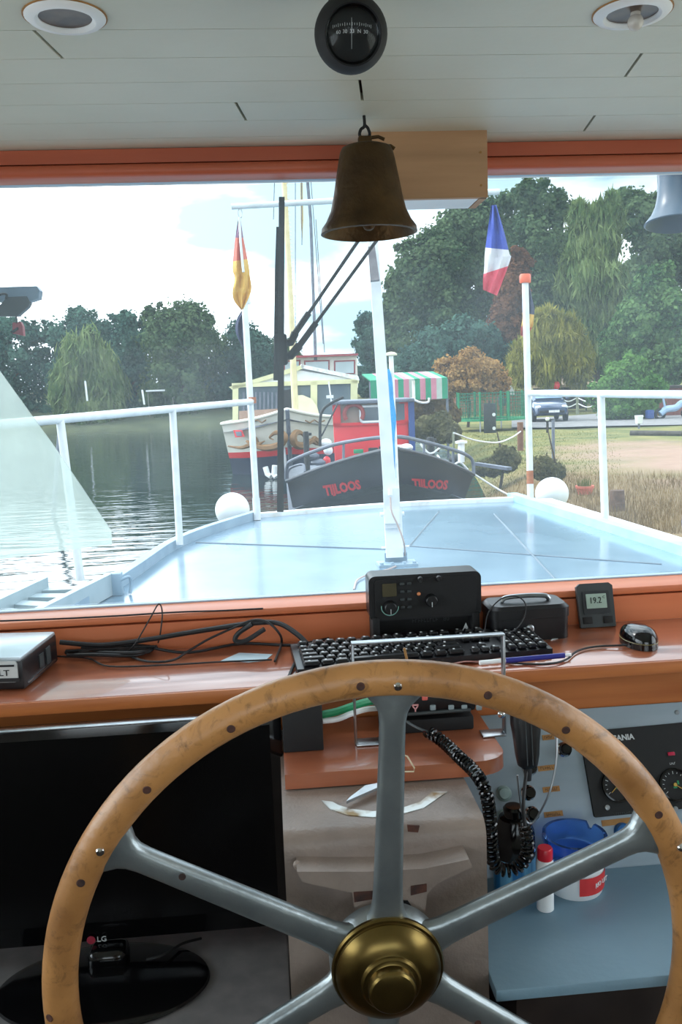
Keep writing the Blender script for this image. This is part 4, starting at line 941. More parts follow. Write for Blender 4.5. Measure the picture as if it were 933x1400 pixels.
for s_ in (-1, 1):
    MB().sphere(CMx @ Vector((s_ * .60, 1.80, .62)), 1, n=14, m=8, sc=(.18, .12, .09)).build('headlight', m_white, car)
    for y_ in (1.25, -1.25):
        MB().lathe([(.0, -.09), (.31, -.09), (.33, 0), (.31, .09), (.2, .10), (0, .08)], along(CMx @ Vector((s_ * .76, y_, .23)), sxv), 24).build('wheel', m_rubber, car)
    MB().sphere(CMx @ Vector((s_ * .95, .72, 1.0)), 1, n=10, m=6, sc=(.1, .06, .07)).build('door_mirror', m_car, car)
MB().box((0, 1.93, .40), (1.2, .1, .14), CMx, bevel=.03).build('grille', m_rubber, car)
MB().box((.1, 1.99, .42), (.5, .02, .11), CMx).build('number_plate', m_dirtywhite, car)
# gazebo
gb = gp_(775, 563); gd = depth(gb)
gz0 = at_d(775, 526, gd).z; gz1 = at_d(783, 513, gd).z; gW = 40 * gd / FPX
gzb = thing('gazebo', 'beige roofed gazebo behind the car', 'gazebo', gb)
rf = MB(); c4 = [Vector((gb.x + sx * gW, gb.y + sy_ * gW * .7, gz0)) for sx, sy_ in ((-1, -1), (1, -1), (1, 1), (-1, 1))]; apx = Vector((gb.x, gb.y, gz1))
rf.add(c4 + [apx] + [q - Z * .15 for q in c4], [(0, 1, 4), (1, 2, 4), (2, 3, 4), (3, 0, 4), (0, 5, 6, 1), (1, 6, 7, 2), (2, 7, 8, 3), (3, 8, 5, 0), (5, 8, 7, 6)]).build('roof', mat('beige_canvas', (188, 164, 134), (200, 176, 148), 3, rough=.8), gzb, smooth=0)
for q in c4: MB().tube([lerp(apx, q, .93) * 1 + Z * 0 - Z * .1, Vector((lerp(apx, q, .93).x, lerp(apx, q, .93).y, gb.z - .1))], .05, 8).build('post', m_dgrey, gzb)
MB().box((gb.x, gb.y + gW * .6, (gb.z + gz0) / 2), (gW * 1.8, .1, (gz0 - gb.z) * .9)).build('back_panel', m_brown, gzb)
# rope fence
fpx = [(786, 578), (760, 579), (836, 576), (880, 574)]
rf_ = thing('rope_fence', 'low rope fence of timber posts beside the parked car', 'fence', gp_(800, 566))
m_post = mat('grey_green_timber', (120, 124, 104), (138, 142, 120), 6, rough=.8); tops = []
for px in (765, 790, 818, 850, 885):
    b = gp_(px, 566); t_ = Vector((b.x, b.y, at_d(px, 541, depth(b)).z)); tops.append(t_)
    MB().tube([b - Z * .15, t_], .09, 10).build('post', m_post, rf_)
for h_ in (.12, .45):
    for a, b in zip(tops[:-1], tops[1:]):
        MB().tube(spline([a - Z * h_, lerp(a, b, .5) - Z * (h_ + .22), b - Z * h_], 6), .035, 6).build('rope', m_dirtywhite, rf_)
# lamp post, sign, small posts
def pole(px, pb_, pt, r, m_, name, label, cat, extra=None):
    b = gp_(px, pb_); t_ = Vector((b.x, b.y, at_d(px, pt, depth(b)).z)); o = thing(name, label, cat, b)
    MB().tube([b - Z * .15, t_], r, 10).build('post', m_, o)
    if extra: extra(o, b, t_)
    return o
def lampx(o, b, t_): MB().box(t_ + Vector((0, 0, .0)), (.10, .05, .04), bevel=.01).build('cap', m_dgrey, o)
pole(757, 632, 573, .04, m_steel, 'lamp_post', 'slim grey post standing in the grass in front of the parked car', 'post', lampx)
def signx(o, b, t_):
    MB().box(t_ - Z * .75 + Vector((0, -.05, 0)), (.5, .04, 1.3), bevel=.01).build('board', m_dgrey, o)
    for h_ in (-.55, -1.1): MB().lathe([(.07, 0), (.07, .02), (0, .02)], along(t_ + Vector((.16, -.07, h_)), -Y), 20).build('white_disc', m_white, o)
pole(670, 592, 548, .05, m_dgrey, 'notice_board', 'dark board with two white discs in front of the trampoline', 'sign', signx)
pole(712, 616, 577, .09, mat('rust_brown_post', (112, 74, 54), (130, 90, 68), 8, rough=.8), 'mooring_post', 'rust-brown timber post in the grass left of the orange-capped pole', 'post')
def bucket(o, b, t_): MB().lathe([(.13, 0), (.17, .32), (.13, .30), (.1, .05), (0, .05)], Matrix.Translation(t_), 20).build('white_pot', m_white, o)
pole(874, 585, 579, .04, m_steel, 'pot_stand', 'small white pot on a short stand at the edge of the lane', 'pot', bucket)
def wcap(o, b, t_): MB().sphere(t_, .08, n=14, m=8).build('white_knob', m_white, o)
pole(749, 592, 573, .05, m_rubber, 'bollard', 'short dark bollard with a white knob by the front of the car', 'bollard', wcap)
def redcap(o, b, t_): MB().sphere(t_, .24, n=14, m=8, sc=(1, 1, 1.1)).build('red_head', m_red, o)
pole(761, 566, 527, .05, m_steel, 'hydrant_post', 'red-headed post behind the car under the gazebo', 'post', redcap)
# closed parasol and white board left of the orange-capped pole
def parx(o, b, t_): MB().lathe([(.20, -1.6), (.26, -1.2), (.2, -.5), (.08, 0), (0, .05)], Matrix.Translation(t_), 16).build('closed_canopy', m_dgrey, o)
pole(687, 571, 517, .04, m_dgrey, 'closed_parasol', 'dark closed parasol standing behind the trampoline', 'parasol', parx)
pb2 = gp_(692, 566); d5 = depth(pb2)
tag(MB().slab([at_d(684, 508, d5 + 1), at_d(703, 508, d5 + 1), at_d(704, 540, d5 + 1), at_d(684, 540, d5 + 1)], Y * .1).slab([at_d(693, 540, d5 + 1.02), at_d(695, 540, d5 + 1.02), at_d(695, 566, d5 + 1.02), at_d(693, 566, d5 + 1.02)], Y * .06).build('white_screen', mat('pale_grey_screen', (180, 180, 178), (192, 192, 190), 4, rough=.7), smooth=0), 'pale grey screen standing behind the closed dark parasol', 'screen')
tag(MB().box(at_d(672, 548, d5 + 2), (5.2, .15, 1.3)).box(at_d(672, 560, d5 + 2), (.1, .1, 1.6)).build('brick_garden_wall', mat('brick_orange', (160, 104, 84), (178, 124, 102), 6, rough=.8)), 'low orange brick garden wall behind the trampoline', 'garden wall')
# red-brown shed wall with a motorcycle in front
sw0 = gp_(940, 570); sd5 = depth(sw0) + 1.5
sh5 = thing('shed', 'reddish-brown shed at the right edge beyond the lane', 'shed', Vector((sw0.x + 1.5, sw0.y + 2, sw0.z)))
zs5 = at_d(930, 530, sd5).z
MB().box((sw0.x + 1.6, sw0.y + 2.6, (sw0.z + zs5) / 2 - .1), (5.2, 2.4, zs5 - sw0.z + .2)).build('walls', mat('redbrown_boards', (122, 72, 66), (140, 88, 80), 2, rough=.8, stretch=(6, 6, .5)), sh5, smooth=0)
MB().box((sw0.x + 1.6, sw0.y + 2.6, zs5 + .06), (5.6, 2.8, .12)).build('roof', m_brown, sh5, smooth=0)
mb0 = gp_(924, 573); mc5 = thing('motor_scooter', 'pale blue scooter parked in front of the reddish-brown shed', 'scooter', mb0)
for dx in (-.75, .55):
    MB().tube([(mb0.x + dx + .22 * math.cos(a), mb0.y, mb0.z + .28 + .22 * math.sin(a)) for a in [2 * math.pi * k / 20 for k in range(20)]], .07, 8, closed=True).build('wheel', m_rubber, mc5)
MB().tube(spline([(mb0.x - .75, mb0.y, mb0.z + .3), (mb0.x - .45, mb0.y, mb0.z + .5), (mb0.x, mb0.y, mb0.z + .55), (mb0.x + .3, mb0.y, mb0.z + .75), (mb0.x + .7, mb0.y, mb0.z + .65)], 6), .16, 10).tube([(mb0.x - .5, mb0.y, mb0.z + .5), (mb0.x - .62, mb0.y, mb0.z + 1.1), (mb0.x - .75, mb0.y, mb0.z + 1.15)], .05, 8).build('body', mat('pale_blue_scooter', (150, 176, 204), (166, 190, 214), 5, rough=.3), mc5)
MB().box((mb0.x - 1.25, mb0.y, mb0.z + .3), (.3, .4, .4), bevel=.05).build('blue_crate', m_blue_d, mc5)
# planter, stump, plank, ropes
pp = gp_(800, 675); pr5 = 12 * depth(pp) / FPX
pt_ = thing('flower_pot', 'terracotta bowl planter in the grass beyond the right white ball', 'planter', pp)
MB().lathe([(pr5 * .7, -.05), (pr5 * .95, .10), (pr5 * 1.05, .10), (pr5 * 1.05, .14), (pr5 * .9, .14), (pr5 * .85, .1), (0, .1)], Matrix.Translation(pp), 24).build('bowl', mat('terracotta', (190, 96, 72), (204, 112, 88), 6, rough=.7), pt_)
pf_ = MB()
for i in range(60):
    a = random.uniform(0, 6.28); r_ = random.uniform(0, pr5 * .8); x, y = pp.x + r_ * math.cos(a), pp.y + r_ * math.sin(a); h_ = random.uniform(.08, .2); dx = random.uniform(-.05, .05)
    pf_.add([(x - .01, y, pp.z + .1), (x + .01, y, pp.z + .1), (x + dx, y + dx, pp.z + .1 + h_)], [(0, 1, 2)])
pf_.build('leaves', leafmat('planter_leaf', (90, 96, 40), (120, 120, 60)), pt_, fixn=False)
sp5 = gp_(844, 698); sd6 = depth(sp5); sr5 = 9.5 * sd6 / FPX; shh = 28 * sd6 / FPX
tag(MB().lathe([(0, -.05), (sr5 * 1.2, -.05), (sr5 * 1.02, .06), (sr5 * .95, shh * .9), (sr5 * .9, shh), (0, shh * .97)], Matrix.Translation(sp5), 14, sx=1.1).build('tree_stump', mat('stump_bark', (82, 60, 46), (104, 78, 60), 12, rough=.9, bump=.4, bscale=40)), 'dark brown tree stump in the grass right of the terracotta planter', 'stump')
pk0, pk1 = at_d(651, 636, 15.0), at_d(697, 643, 14.0)
tag(bar([pk0, pk1], .09, .05, m_steel, 'boarding_plank', 'x', 'x'), 'grey boarding plank running from the black barge to the bank', 'plank')
tag(MB().tube(spline([at_d(648, 648, 13), at_d(680, 668, 13), at_d(712, 686, 12.5)], 8), .014, 6).build('mooring_rope', m_dirtywhite), 'mooring rope from the black barge towards the right bank', 'rope')
tag(MB().tube(spline([at_d(621, 592, 15), at_d(650, 602, 17), at_d(680, 605, 18), at_d(700, 598, 19), at_d(712, 590, 20)], 8), .016, 6).build('mooring_rope', m_dirtywhite), 'slack rope swagging from the pole to the rust-brown post', 'rope')
pole(621, 630, 590, .03, m_post, 'mooring_stake', 'thin timber stake at the water edge beside the black barge', 'stake')
tag(MB().tube([gp_(862, 596) + Z * .08, gp_(960, 595) + Z * .08], .09, 8).build('log', mat('dark_log', (72, 66, 62), (90, 84, 78), 6, rough=.9)), 'dark log lying on the grass at the right before the lane', 'log')
# posts on the far bank
for px, pt2, pb2_, lab in ((118, 521, 548, 'thin white post on the far bank, nearer the left frame edge'), (196, 533, 553, 'thin white post on the far bank beside the white-roofed shelter')):
    tag(MB().tube([at_d(px + 1.5, pb2_, 66), at_d(px - 1.5, pt2, 66)], .07, 8).build('white_post', m_white), lab, 'post')
wbx = at_d(220, 534, 73)
wbo = thing('far_shelter', 'small white-roofed shelter on the far bank across the lake', 'shelter', Vector((wbx.x, wbx.y, WZ + .6)))
MB().box((wbx.x, wbx.y, wbx.z), (2.3, 1.4, .14), bevel=.04).build('roof', m_white, wbo)
for sx in (-1, 1):
    for sy_ in (-1, 1): MB().tube([(wbx.x + sx * 1.0, wbx.y + sy_ * .55, WZ + .4), (wbx.x + sx * 1.0, wbx.y + sy_ * .55, wbx.z)], .04, 8).build('post', m_post, wbo)
dpm = at_z(70, 706, WZ)
tag(MB().tube([dpm - Z * .3, at_d(83, 573, depth(dpm))], .05, 10).build('mooring_pole', m_steel), 'dark grey mooring pole in the water behind the left railing', 'pole')
# ================================================================== steering wheel
WC = EYE + Vector((.1054, .9629, -.6977)); WR = .38; WT = math.radians(-3.49)
wn_ = Vector((0, -math.cos(WT), math.sin(WT)))
WM = frame(WC, X, wn_.cross(X))                  # local z towards the helmsman
def on_wheel(px, py):
    dd = ray(px, py); t = (WC - EYE).dot(wn_) / dd.dot(wn_); return WM.inverted() @ (EYE + dd * t)
sw = thing('helm', 'large worn timber-rimmed steering wheel with grey metal spokes', 'steering wheel', WC)
rim = MB()
NR, NS = 120, 20
vs = []; fs = []
for i in range(NR):
    a = 2 * math.pi * i / NR
    for k in range(NS):
        b = 2 * math.pi * k / NS; rr = WR + .0205 * math.cos(b)
        vs.append((rr * math.cos(a), rr * math.sin(a), .0185 * math.sin(b)))
for i in range(NR):
    for k in range(NS):
        j = (i + 1) % NR; l = (k + 1) % NS; fs.append((i * NS + k, j * NS + k, j * NS + l, i * NS + l))
rim.add(vs, fs, WM); rim_o = rim.build('rim', m_wood, sw)
HUB = Vector((.006, .002, -.026))                    # the hub sits a little back from the plane of the rim
def spoke(an):
    ca = Matrix.Rotation(an, 4, 'Z'); rows = []
    prof = [(.05, .034), (.06, .027), (.07, .0215), (.085, .0188), (.11, .0178), (.2, .0165), (.3, .0152), (.325, .0152), (.338, .0168), (.347, .021), (.354, .028), (.362, .036)]
    n = 16
    for r, w in prof:
        th = .0105
        row = []
        for k in range(n + 1):
            t = 2 * math.pi * k / n; c_, s_ = math.cos(t), math.sin(t)
            row.append(WM @ (ca @ Vector((r, w * math.copysign(abs(c_) ** .6, c_), th * math.copysign(abs(s_) ** .8, s_) - .002)) + HUB * (1 - min(1, r / .34))))
        rows.append(row)
    return MB().grid(rows)
_ra = [math.atan2(h.y, h.x) for h in (on_wheel(541, 930), on_wheel(141, 1152), on_wheel(922, 1147))]
SPIN = sum(a - math.radians(n) for a, n in zip(_ra, (90, 150, 30))) / 3 * .7
for k in range(6):
    an = math.radians(30 + 60 * k) + SPIN
    s_ = spoke(an).build('spoke', m_spoke, sw)
    if k == 2:
        h = on_wheel(250, 1194)
        MB().lathe([(.004, .0075), (.0042, .0068), (0, .0066)], WM @ Matrix.Translation((h.x, h.y, 0)), 14).build('screw_hole', m_chip, s_)
    if k in (5,):
        h = on_wheel(652, 1393)
        MB().lathe([(.004, .0075), (.0042, .0068), (0, .0066)], WM @ Matrix.Translation((h.x, h.y, 0)), 14).build('screw_hole', m_chip, s_)
# dark screw plugs and bright rivets on the face of the rim
def on_rim(px, py):
    h = on_wheel(px, py); an = math.atan2(h.y, h.x); rr = min(max(math.hypot(h.x, h.y), WR - .013), WR + .013)
    cb_ = (rr - WR) / .0205; sb = math.sqrt(1 - cb_ * cb_)
    n_ = Vector((cb_ * math.cos(an), cb_ * math.sin(an), sb))
    o_ = Vector((rr * math.cos(an), rr * math.sin(an), .0185 * sb))
    return along(WM @ o_, WM.to_3x3() @ n_)
for q in ((317, 987), (204, 1069), (115, 1194), (72, 1378), (491, 930), (662, 942), (767, 989), (892, 1103)):
    MB().lathe([(.0048, -.002), (.0048, .0004), (.004, .0009), (.0022, .0006), (0, .0004)], on_rim(*q), 16).build('screw_plug', m_chip, rim_o)
for q in ((541, 930), (141, 1152), (922, 1147)):
    MB().lathe([(.0052, -.002), (.0052, .0005), (.0042, .0022), (.002, .003), (0, .0032)], on_rim(*q), 16).build('rivet', m_chrome, rim_o)
MB().lathe([(.0, -.02), (.058, -.02), (.070, -.014), (.070, .000), (.066, .008), (0, .010)], WM @ Matrix.Translation(HUB), 48).build('hub_boss', m_spoke, sw)
hub = [(.066, .006), (.0685, .008), (.0690, .014), (.0670, .018), (.0640, .0185), (.0635, .020), (.0638, .023), (.0615, .028), (.0565, .035), (.0495, .0415), (.043, .0455), (.0385, .047), (.0365, .048),
       (.0358, .051), (.0335, .0535), (.030, .0545), (.0285, .0555), (.0285, .066), (.0278, .0695), (.0255, .0725), (.021, .0745), (.012, .0755), (0, .0757)]
hub = [(r, .010 + (z - .006) * .74) for r, z in hub]
MB().lathe(hub, WM @ Matrix.Translation(HUB), 56).build('brass_hub_cap', m_brass, sw, smooth=25)

# ================================================================== things on the ceiling
def ceiling_light(px, py, label, bulb):
    c = at_z(px, py, CZ); q = thing('ceiling_light', label, 'ceiling light', c, 'recessed ceiling lights')
    M = along(c, -Z)
    MB().ring([(.030, -.001), (.030, .003), (.034, .006), (.042, .005), (.0455, .002), (.0455, -.001)], M, 40).build('trim_ring', m_white, q)
    MB().ring([(.0455, 0), (.0472, 0), (.0472, .0012), (.0455, .0012)], M, 40).build('edge_stain', m_tape, q)
    MB().lathe([(0, .0005), (.030, .0005), (.030, .0015), (.022, .0012), (0, .001)], M, 32).build('reflector', mat('lamp_recess_brown', (70, 52, 44), (96, 74, 60), 40, rough=.3, metal=.5), q)
    if bulb:
        MB().sphere((0, .004, .012), .0095, M, n=16, m=10).lathe([(.006, 0), (.006, .008)], M @ Matrix.Translation((0, .004, 0)), 12).build('bulb', mat('frosted_bulb', (190, 182, 172), (204, 198, 190), 10, rough=.2), q)
ceiling_light(89, 22, 'round recessed ceiling light left of the black compass, without a bulb showing', False)
ceiling_light(865, 16, 'round recessed ceiling light right of the black compass, its bulb showing', True)
# compass
cc = at_y(480, 47, 1.02)
k_ = thing('ship_compass', 'black globe compass hanging under the boarded ceiling', 'compass', cc)
vd = (EYE - cc).normalized(); CM = along(cc, vd); CM = frame(cc, X, vd.cross(X))
R_ = .0402
MB().lathe([(0, -R_)] + [(R_ * math.cos(math.radians(a)), R_ * math.sin(math.radians(a))) for a in range(-80, 41, 10)] + [(R_ * .74, R_ * .62), (R_ * .70, R_ * .55), (R_ * .66, R_ * .15), (0, R_ * .1)], CM, 48).build('housing', m_matt, k_)
MB().box((cc.x, cc.y, (cc.z + .025 + CZ) / 2), (.045, .03, CZ - cc.z - .025), bevel=.006).build('mounting_bracket', m_matt, k_)
crd = MB()
for i in range(-9, 10):
    a = math.radians(i * 6.2)
    crd.box((R_ * .62 * math.sin(a), .004 + R_ * .15 * math.cos(a), R_ * .25 + .004 * math.cos(a)), (.0005, .0022 if i % 3 else .0034, .0006), CM)
for i, s_ in ((-2, '60'), (-1, '30'), (1, 'N'), (0, '33'), (2, '30')):
    a = math.radians(i * 19); crd.text(s_, .0052, CM @ Matrix.Translation((R_ * .6 * math.sin(a), -.001 + R_ * .10 * math.cos(a), R_ * .26 + .003 * math.cos(a))))
crd.box((-.0005, .001, R_ * .34), (.0004, .03, .0006), CM)
crd.build('compass_card', mat('card_marks', (190, 190, 190), (205, 205, 205), 20, rough=.6), k_)
MB().ring([(R_ * .66, R_ * .52), (R_ * .70, R_ * .56), (R_ * .73, R_ * .60), (R_ * .70, R_ * .50)], CM, 48).build('bezel', m_gloss, k_)
MB().lathe([(R_ * .69, R_ * .56), (R_ * .6, R_ * .72), (R_ * .4, R_ * .85), (R_ * .2, R_ * .9), (0, R_ * .92)], CM, 40).build('lens', glassmat('compass_lens', dirt_haze=.002, refl=.4), k_)

# ship's bell on a hook
by = 1.45
hp = at_z(498, 158, CZ); by = hp.y
bc = at_y(505.5, 319, by)
b_ = thing('ship_bell', "dull brass ship's bell hanging from a ceiling hook by the windscreen", 'bell', (hp.x, hp.y, bc.z))
def br(px): return px * depth(bc) / FPX
bz = lambda py: at_y(505.5, py, by).z
BX = at_y(503, 260, by).x
prof = [(br(66), bz(319)), (br(65), bz(312)), (br(58.5), bz(303)), (br(51.5), bz(288)), (br(47), bz(268)), (br(43), bz(245)), (br(38.5), bz(220)), (br(36), bz(208)), (br(33.5), bz(203)), (br(26), bz(200)), (br(10), bz(198)), (0, bz(198))]
inner = [(0, bz(204)), (br(28), bz(208)), (br(34), bz(222)), (br(42), bz(268)), (br(53), bz(304)), (br(62), bz(320))]
MB().lathe(inner + prof, Matrix.Translation((BX, by, 0)), 64).build('bell_body', m_bellbrass, b_, smooth=45)
MB().lathe([(0, bz(300)), (.003, bz(300)), (.003, bz(205)), (0, bz(205))], Matrix.Translation((BX, by, 0)), 10).sphere((BX, by, bz(306)), .011, n=14, m=8).build('clapper', m_bellbrass, b_)
cr = MB().box((BX - .002, by, bz(193)), (.022, .012, .016), bevel=.003).tube([(BX - .012, by, bz(190)), (BX + .02, by, bz(187)), (BX + .03, by, bz(191))], .0028).tube([(BX + .012, by, bz(200)), (BX + .04, by, bz(200)), (BX + .046, by, bz(204))], .003)
cr.build('crown_clevis', m_bellbrass, b_)
hk = MB().tube(spline([(hp.x, by, CZ), (hp.x, by, bz(172)), (hp.x - .006, by, bz(177)), (hp.x - .008, by, bz(185)), (hp.x, by, bz(190)), (hp.x + .008, by, bz(185)), (hp.x + .006, by, bz(176)), (hp.x + .001, by, bz(171))], 6), .0025)
hk.build('hook', m_matt, b_)
# plywood box over the wiper motor
q0 = at_y(508, 230, 1.565); q1 = at_y(667, 230, 1.565); zb = at_y(600, 271, 1.565).z
wb = thing('wiper_motor_box', 'tan plywood box over the windscreen behind the bell', 'box', ((q0.x + q1.x) / 2, 1.6, zb))
MB().box(((q0.x + q1.x) / 2, 1.571, (zb + CZ) / 2), (q1.x - q0.x, .012, CZ - zb)).box((q0.x + .006, 1.615, (zb + CZ) / 2), (.012, .09, CZ - zb)).box((q1.x - .006, 1.615, (zb + CZ) / 2), (.012, .09, CZ - zb)).build('casing', m_tan, wb)
MB().box(((q0.x + q1.x) / 2, 1.62, zb + .004), (q1.x - q0.x - .026, .086, .006)).build('underside', m_white, wb)
for dx, dz in ((-.012, .02), (-.012, .075)):
    MB().lathe([(.0022, 0), (.0022, .001), (0, .0012)], along((q1.x + dx, 1.565, zb + dz), -Y), 10).build('screw', m_tape, wb)

# ================================================================== things on the dash
# small silver and black computer at the left
def dz(px, py, z=DZ): return at_z(px, py, z)
pf, pb = dz(34, 945), dz(79, 907)
pcz = at_y(27, 899, pf.y + .0).z
pc = thing('mini_computer', 'silver-topped black mini computer at the left end of the dash', 'computer', (pf.x - .1, pf.y + .09, DZ))
side = (Vector((pb.x, pb.y, DZ)) - Vector((pf.x, pf.y, DZ))); ax = side.normalized(); wx = Vector((ax.y, -ax.x, 0))
PCM = frame((pf.x, pf.y, DZ), wx, ax)             # x right, y away, z up
D_ = max(side.length, .15); H_ = pcz - DZ; Wd = .2
MB().box((-Wd / 2, D_ / 2, H_ * .46 + .002), (Wd, D_, H_ * .9), PCM, bevel=.004).build('case_body', m_black, pc)
MB().box((-Wd / 2 - .002, D_ / 2, H_ - .003), (Wd + .0, D_ + .002, .008), PCM, bevel=.003).build('lid', mat('silver_lid', (176, 188, 196), (190, 200, 208), 10, rough=.3, metal=.5), pc)
FM = PCM @ frame((0, 0, 0), X, Z)
MB().prism([(x - .055 - .008, y + H_ * .60) for x, y in rrect(.11, H_ * .62, .006)], .003, FM).build('front_plate', mat('silver_front', (196, 200, 200), (212, 214, 214), 10, rough=.35, metal=.4), pc)
MB().box((-.035, H_ * .78, .0035), (.045, .003, .002), FM).box((-.04, H_ * .36, .0035), (.07, .006, .002), FM).text('XLT', .014, FM @ Matrix.Translation((-.036, H_ * .56, .0035)), sx=1.2).build('slots_and_lettering', m_matt, pc)
SM_ = PCM @ frame((0, 0, 0), Y, Z)
for yy, hh in ((.075, .028), (.105, .034)):
    MB().box((yy, H_ * .5, .0005), (.018, hh * .8, .002), SM_).build('side_vent', m_dgrey, pc)
MB().box((.075, .010, .0005), (.12, .0025, .002), SM_).build('side_trim', m_metal, pc)

# white slip of paper
pl = [dz(302, 904), dz(327, 893), dz(373, 895), dz(362, 904), dz(340, 906)]
tag(MB().slab([q + Z * .0005 for q in pl], Z * .0004).build('paper_slip', mat('blue_white_paper', (176, 200, 214), (196, 216, 226), 8, rough=.6), smooth=0), 'pale blue paper slip lying on the dash behind the cables', 'paper')

# keyboard
k0, k1, k3 = dz(407, 917, DZ + .012), dz(756, 888, DZ + .012), dz(413, 882, DZ + .018)
k0.z = k1.z = DZ
kx = (k1 - k0); KW = kx.length; kx.normalize(); KM = frame((k0.x, k0.y, DZ), kx, Vector((-kx.y, kx.x, 0)))
KD = .128
kb = thing('computer_keyboard', 'black computer keyboard lying along the dash', 'keyboard', ((k0.x + k1.x) / 2, k0.y + .06, DZ))
MB().prism([(0, .004), (KD, .004), (KD, .020), (0, .014)], KW, KM @ frame((0, 0, 0), Y, Z)).build('case_body', m_black, kb)
ks = MB()
rows = [(.013, [1.5, 1.2, 1.2, 6, 1.2, 1.2, 1.5], 0), (.032, [2.2] + [1] * 10 + [2.6], 0), (.051, [1.7] + [1] * 11 + [2.1], 0), (.070, [1.5] + [1] * 12 + [1.3], 0), (.089, [1] * 13 + [1.8], 0), (.113, [1, .5] + [1] * 4 + [.3] + [1] * 4 + [.3] + [1] * 4, 1)]
for yy, ws, gap in rows:
    tot = sum(ws); xx = .010; U = (KW * .66 - .012) / tot
    def key(xa, w):
        zz = .014 + yy / KD * .006
        ks.box((xa + w / 2, yy, zz + .004), (w - .003, .0145, .008), KM, bevel=.0025, seg=1)
        if w > .012: ks.box((xa + w * .38, yy + .002, zz + .0082), (.0035, .0045, .0004), KM, mi=1)
    for w in ws:
        if not (gap and w < .6): key(xx, w * U)
        xx += w * U
    u = KW * .34 / 8.2
    for i in range(3):
        if yy in (.013,) or yy > .06 or (i == 1 and yy < .04): key(KW * .675 + i * u, u)
    for i in range(4):
        if yy < .1: key(KW * .675 + 3.6 * u + i * u, u)
ks.build('keys', [m_black, m_legend], kb)

# pen, pinkish cloth
pa, pe = dz(656, 905, DZ + .01), dz(772, 898, DZ + .006)
pn = thing('pen', 'blue and white ballpoint pen in front of the keyboard', 'pen', ((pa.x + pe.x) / 2, (pa.y + pe.y) / 2, DZ))
for nm, t0, t1, r_, mm in (('barrel', .30, 1.0, .0046, mat('pen_blue', (40, 44, 128), (52, 56, 142), 10, rough=.3)), ('tip_section', .0, .30, .004, m_white), ('button', 1.0, 1.08, .0026, m_white)):
    a_, b2 = lerp(pa, pe, t0), lerp(pa, pe, t1); a_.z = b2.z = DZ + .0085
    MB().tube([a_, b2], r_, 12).build(nm, mm, pn)
cl = []
for i in range(15):
    row = []
    for j in range(5):
        xq = 618 + i * 8.5; q = dz(xq, 929 - 29 * (xq - 407) / 349 - j * 2.6, DZ)
        q.z = DZ + .0012 + .0052 * abs(math.sin(i * .55 + .4)) * (1 - j / 4.5)
        row.append(q)
    cl.append(row)
g_ = MB().grid(cl)
g_.add([(x, y, z - .001) for x, y, z in g_.v[:]], [f[::-1] for f in g_.f])
tag(g_.build('cloth', mat('pink_cloth', (176, 120, 112), (200, 150, 142), 60, rough=.9)), 'crumpled pinkish cloth between the keyboard and the wheel rim', 'cloth')
# white tag next to the keyboard
tag(MB().slab([dz(753, 876, DZ + .0003), dz(762, 868, DZ + .0003), dz(776, 866, DZ + .0003), dz(768, 872, DZ + .0003)], Z * .0006).build('paper_tag', m_white, smooth=0), 'small white paper tag beside the right end of the keyboard', 'paper')

# big radio
r0 = at_y(509, 876, 1.546); r1 = at_y(657, 868, 1.546); rt = at_y(580, 783, 1.555).z
rc = (r0.x + r1.x) / 2; rw = r1.x - r0.x; RH = rt - DZ
ra = thing('marine_radio', 'black marine radio with knobs on a stand behind the keyboard', 'radio', (rc, 1.57, DZ))
RM = frame((rc, 1.545, DZ), X, Z)
hh = RH * .66
MB().prism([(x, y + RH - hh / 2) for x, y in rrect(rw + .006, hh, .012)], -.055, RM).build('case_body', m_black, ra)
MB().prism([(x, y + RH - hh / 2) for x, y in rrect(rw - .014, hh - .012, .008)], .004, RM).build('front_panel', m_matt, ra)
MB().box((-rw / 2 + .008, (RH - hh) / 2 + .004, -.022), (.014, RH - hh + .008, .05), RM, bevel=.003).box((rw / 2 - .008, (RH - hh) / 2 + .004, -.022), (.014, RH - hh + .008, .05), RM, bevel=.003).box((0, (RH - hh) / 2, -.04), (rw - .02, RH - hh, .012), RM).build('stand', m_matt, ra)
MB().box((0, .005, -.022), (rw - .008, .010, .05), RM).build('base_plate', mat('dark_wine_plastic', (36, 18, 20), (46, 24, 26), 8, rough=.4), ra)
def rp(u, v): return ((u - .5) * rw, RH * v)      # across, up
MB().prism([(x + rp(.17, 0)[0], y + rp(0, .80)[1]) for x, y in rrect(.026, .024, .002)], .0055, RM).build('display', mat('olive_display', (66, 62, 44), (76, 70, 50), 10, rough=.25), ra)
for u, v, R0, hgt in ((.17, .55, .012, .016), (.545, .62, .0115, .016), (.45, .93, .0055, .008), (.62, .93, .0055, .008)):
    x_, y_ = rp(u, v)
    kn = MB().lathe([(R0 * 1.05, .003), (R0, .006), (R0 * .9, hgt), (R0 * .8, hgt + .001), (0, hgt + .001)], RM @ Matrix.Translation((x_, y_, 0)), 24).build('knob', m_black, ra)
    MB().box((x_, y_ - R0 * .5, hgt + .001), (.0012, R0 * .8, .001), RM).build('knob_mark', m_legend if R0 > .01 else m_dgrey, kn)
MB().tube([RM @ Vector((rp(.17, 0)[0] + .0155 * math.cos(math.radians(a)), rp(0, .55)[1] + .0155 * math.sin(math.radians(a)), .0045)) for a in range(170, 371, 12)], .0009, 6).build('knob_scale', mat('pale_cyan_print', (140, 190, 180), (150, 200, 190), 5, rough=.6), ra)
for c_ in range(2):
    for r__ in range(4):
        x_, y_ = rp(.285 + c_ * .065, .88 - r__ * .115)
        MB().box((x_, y_, .005), (.008, .005, .003), RM, bevel=.001).build('button', m_dgrey, ra)
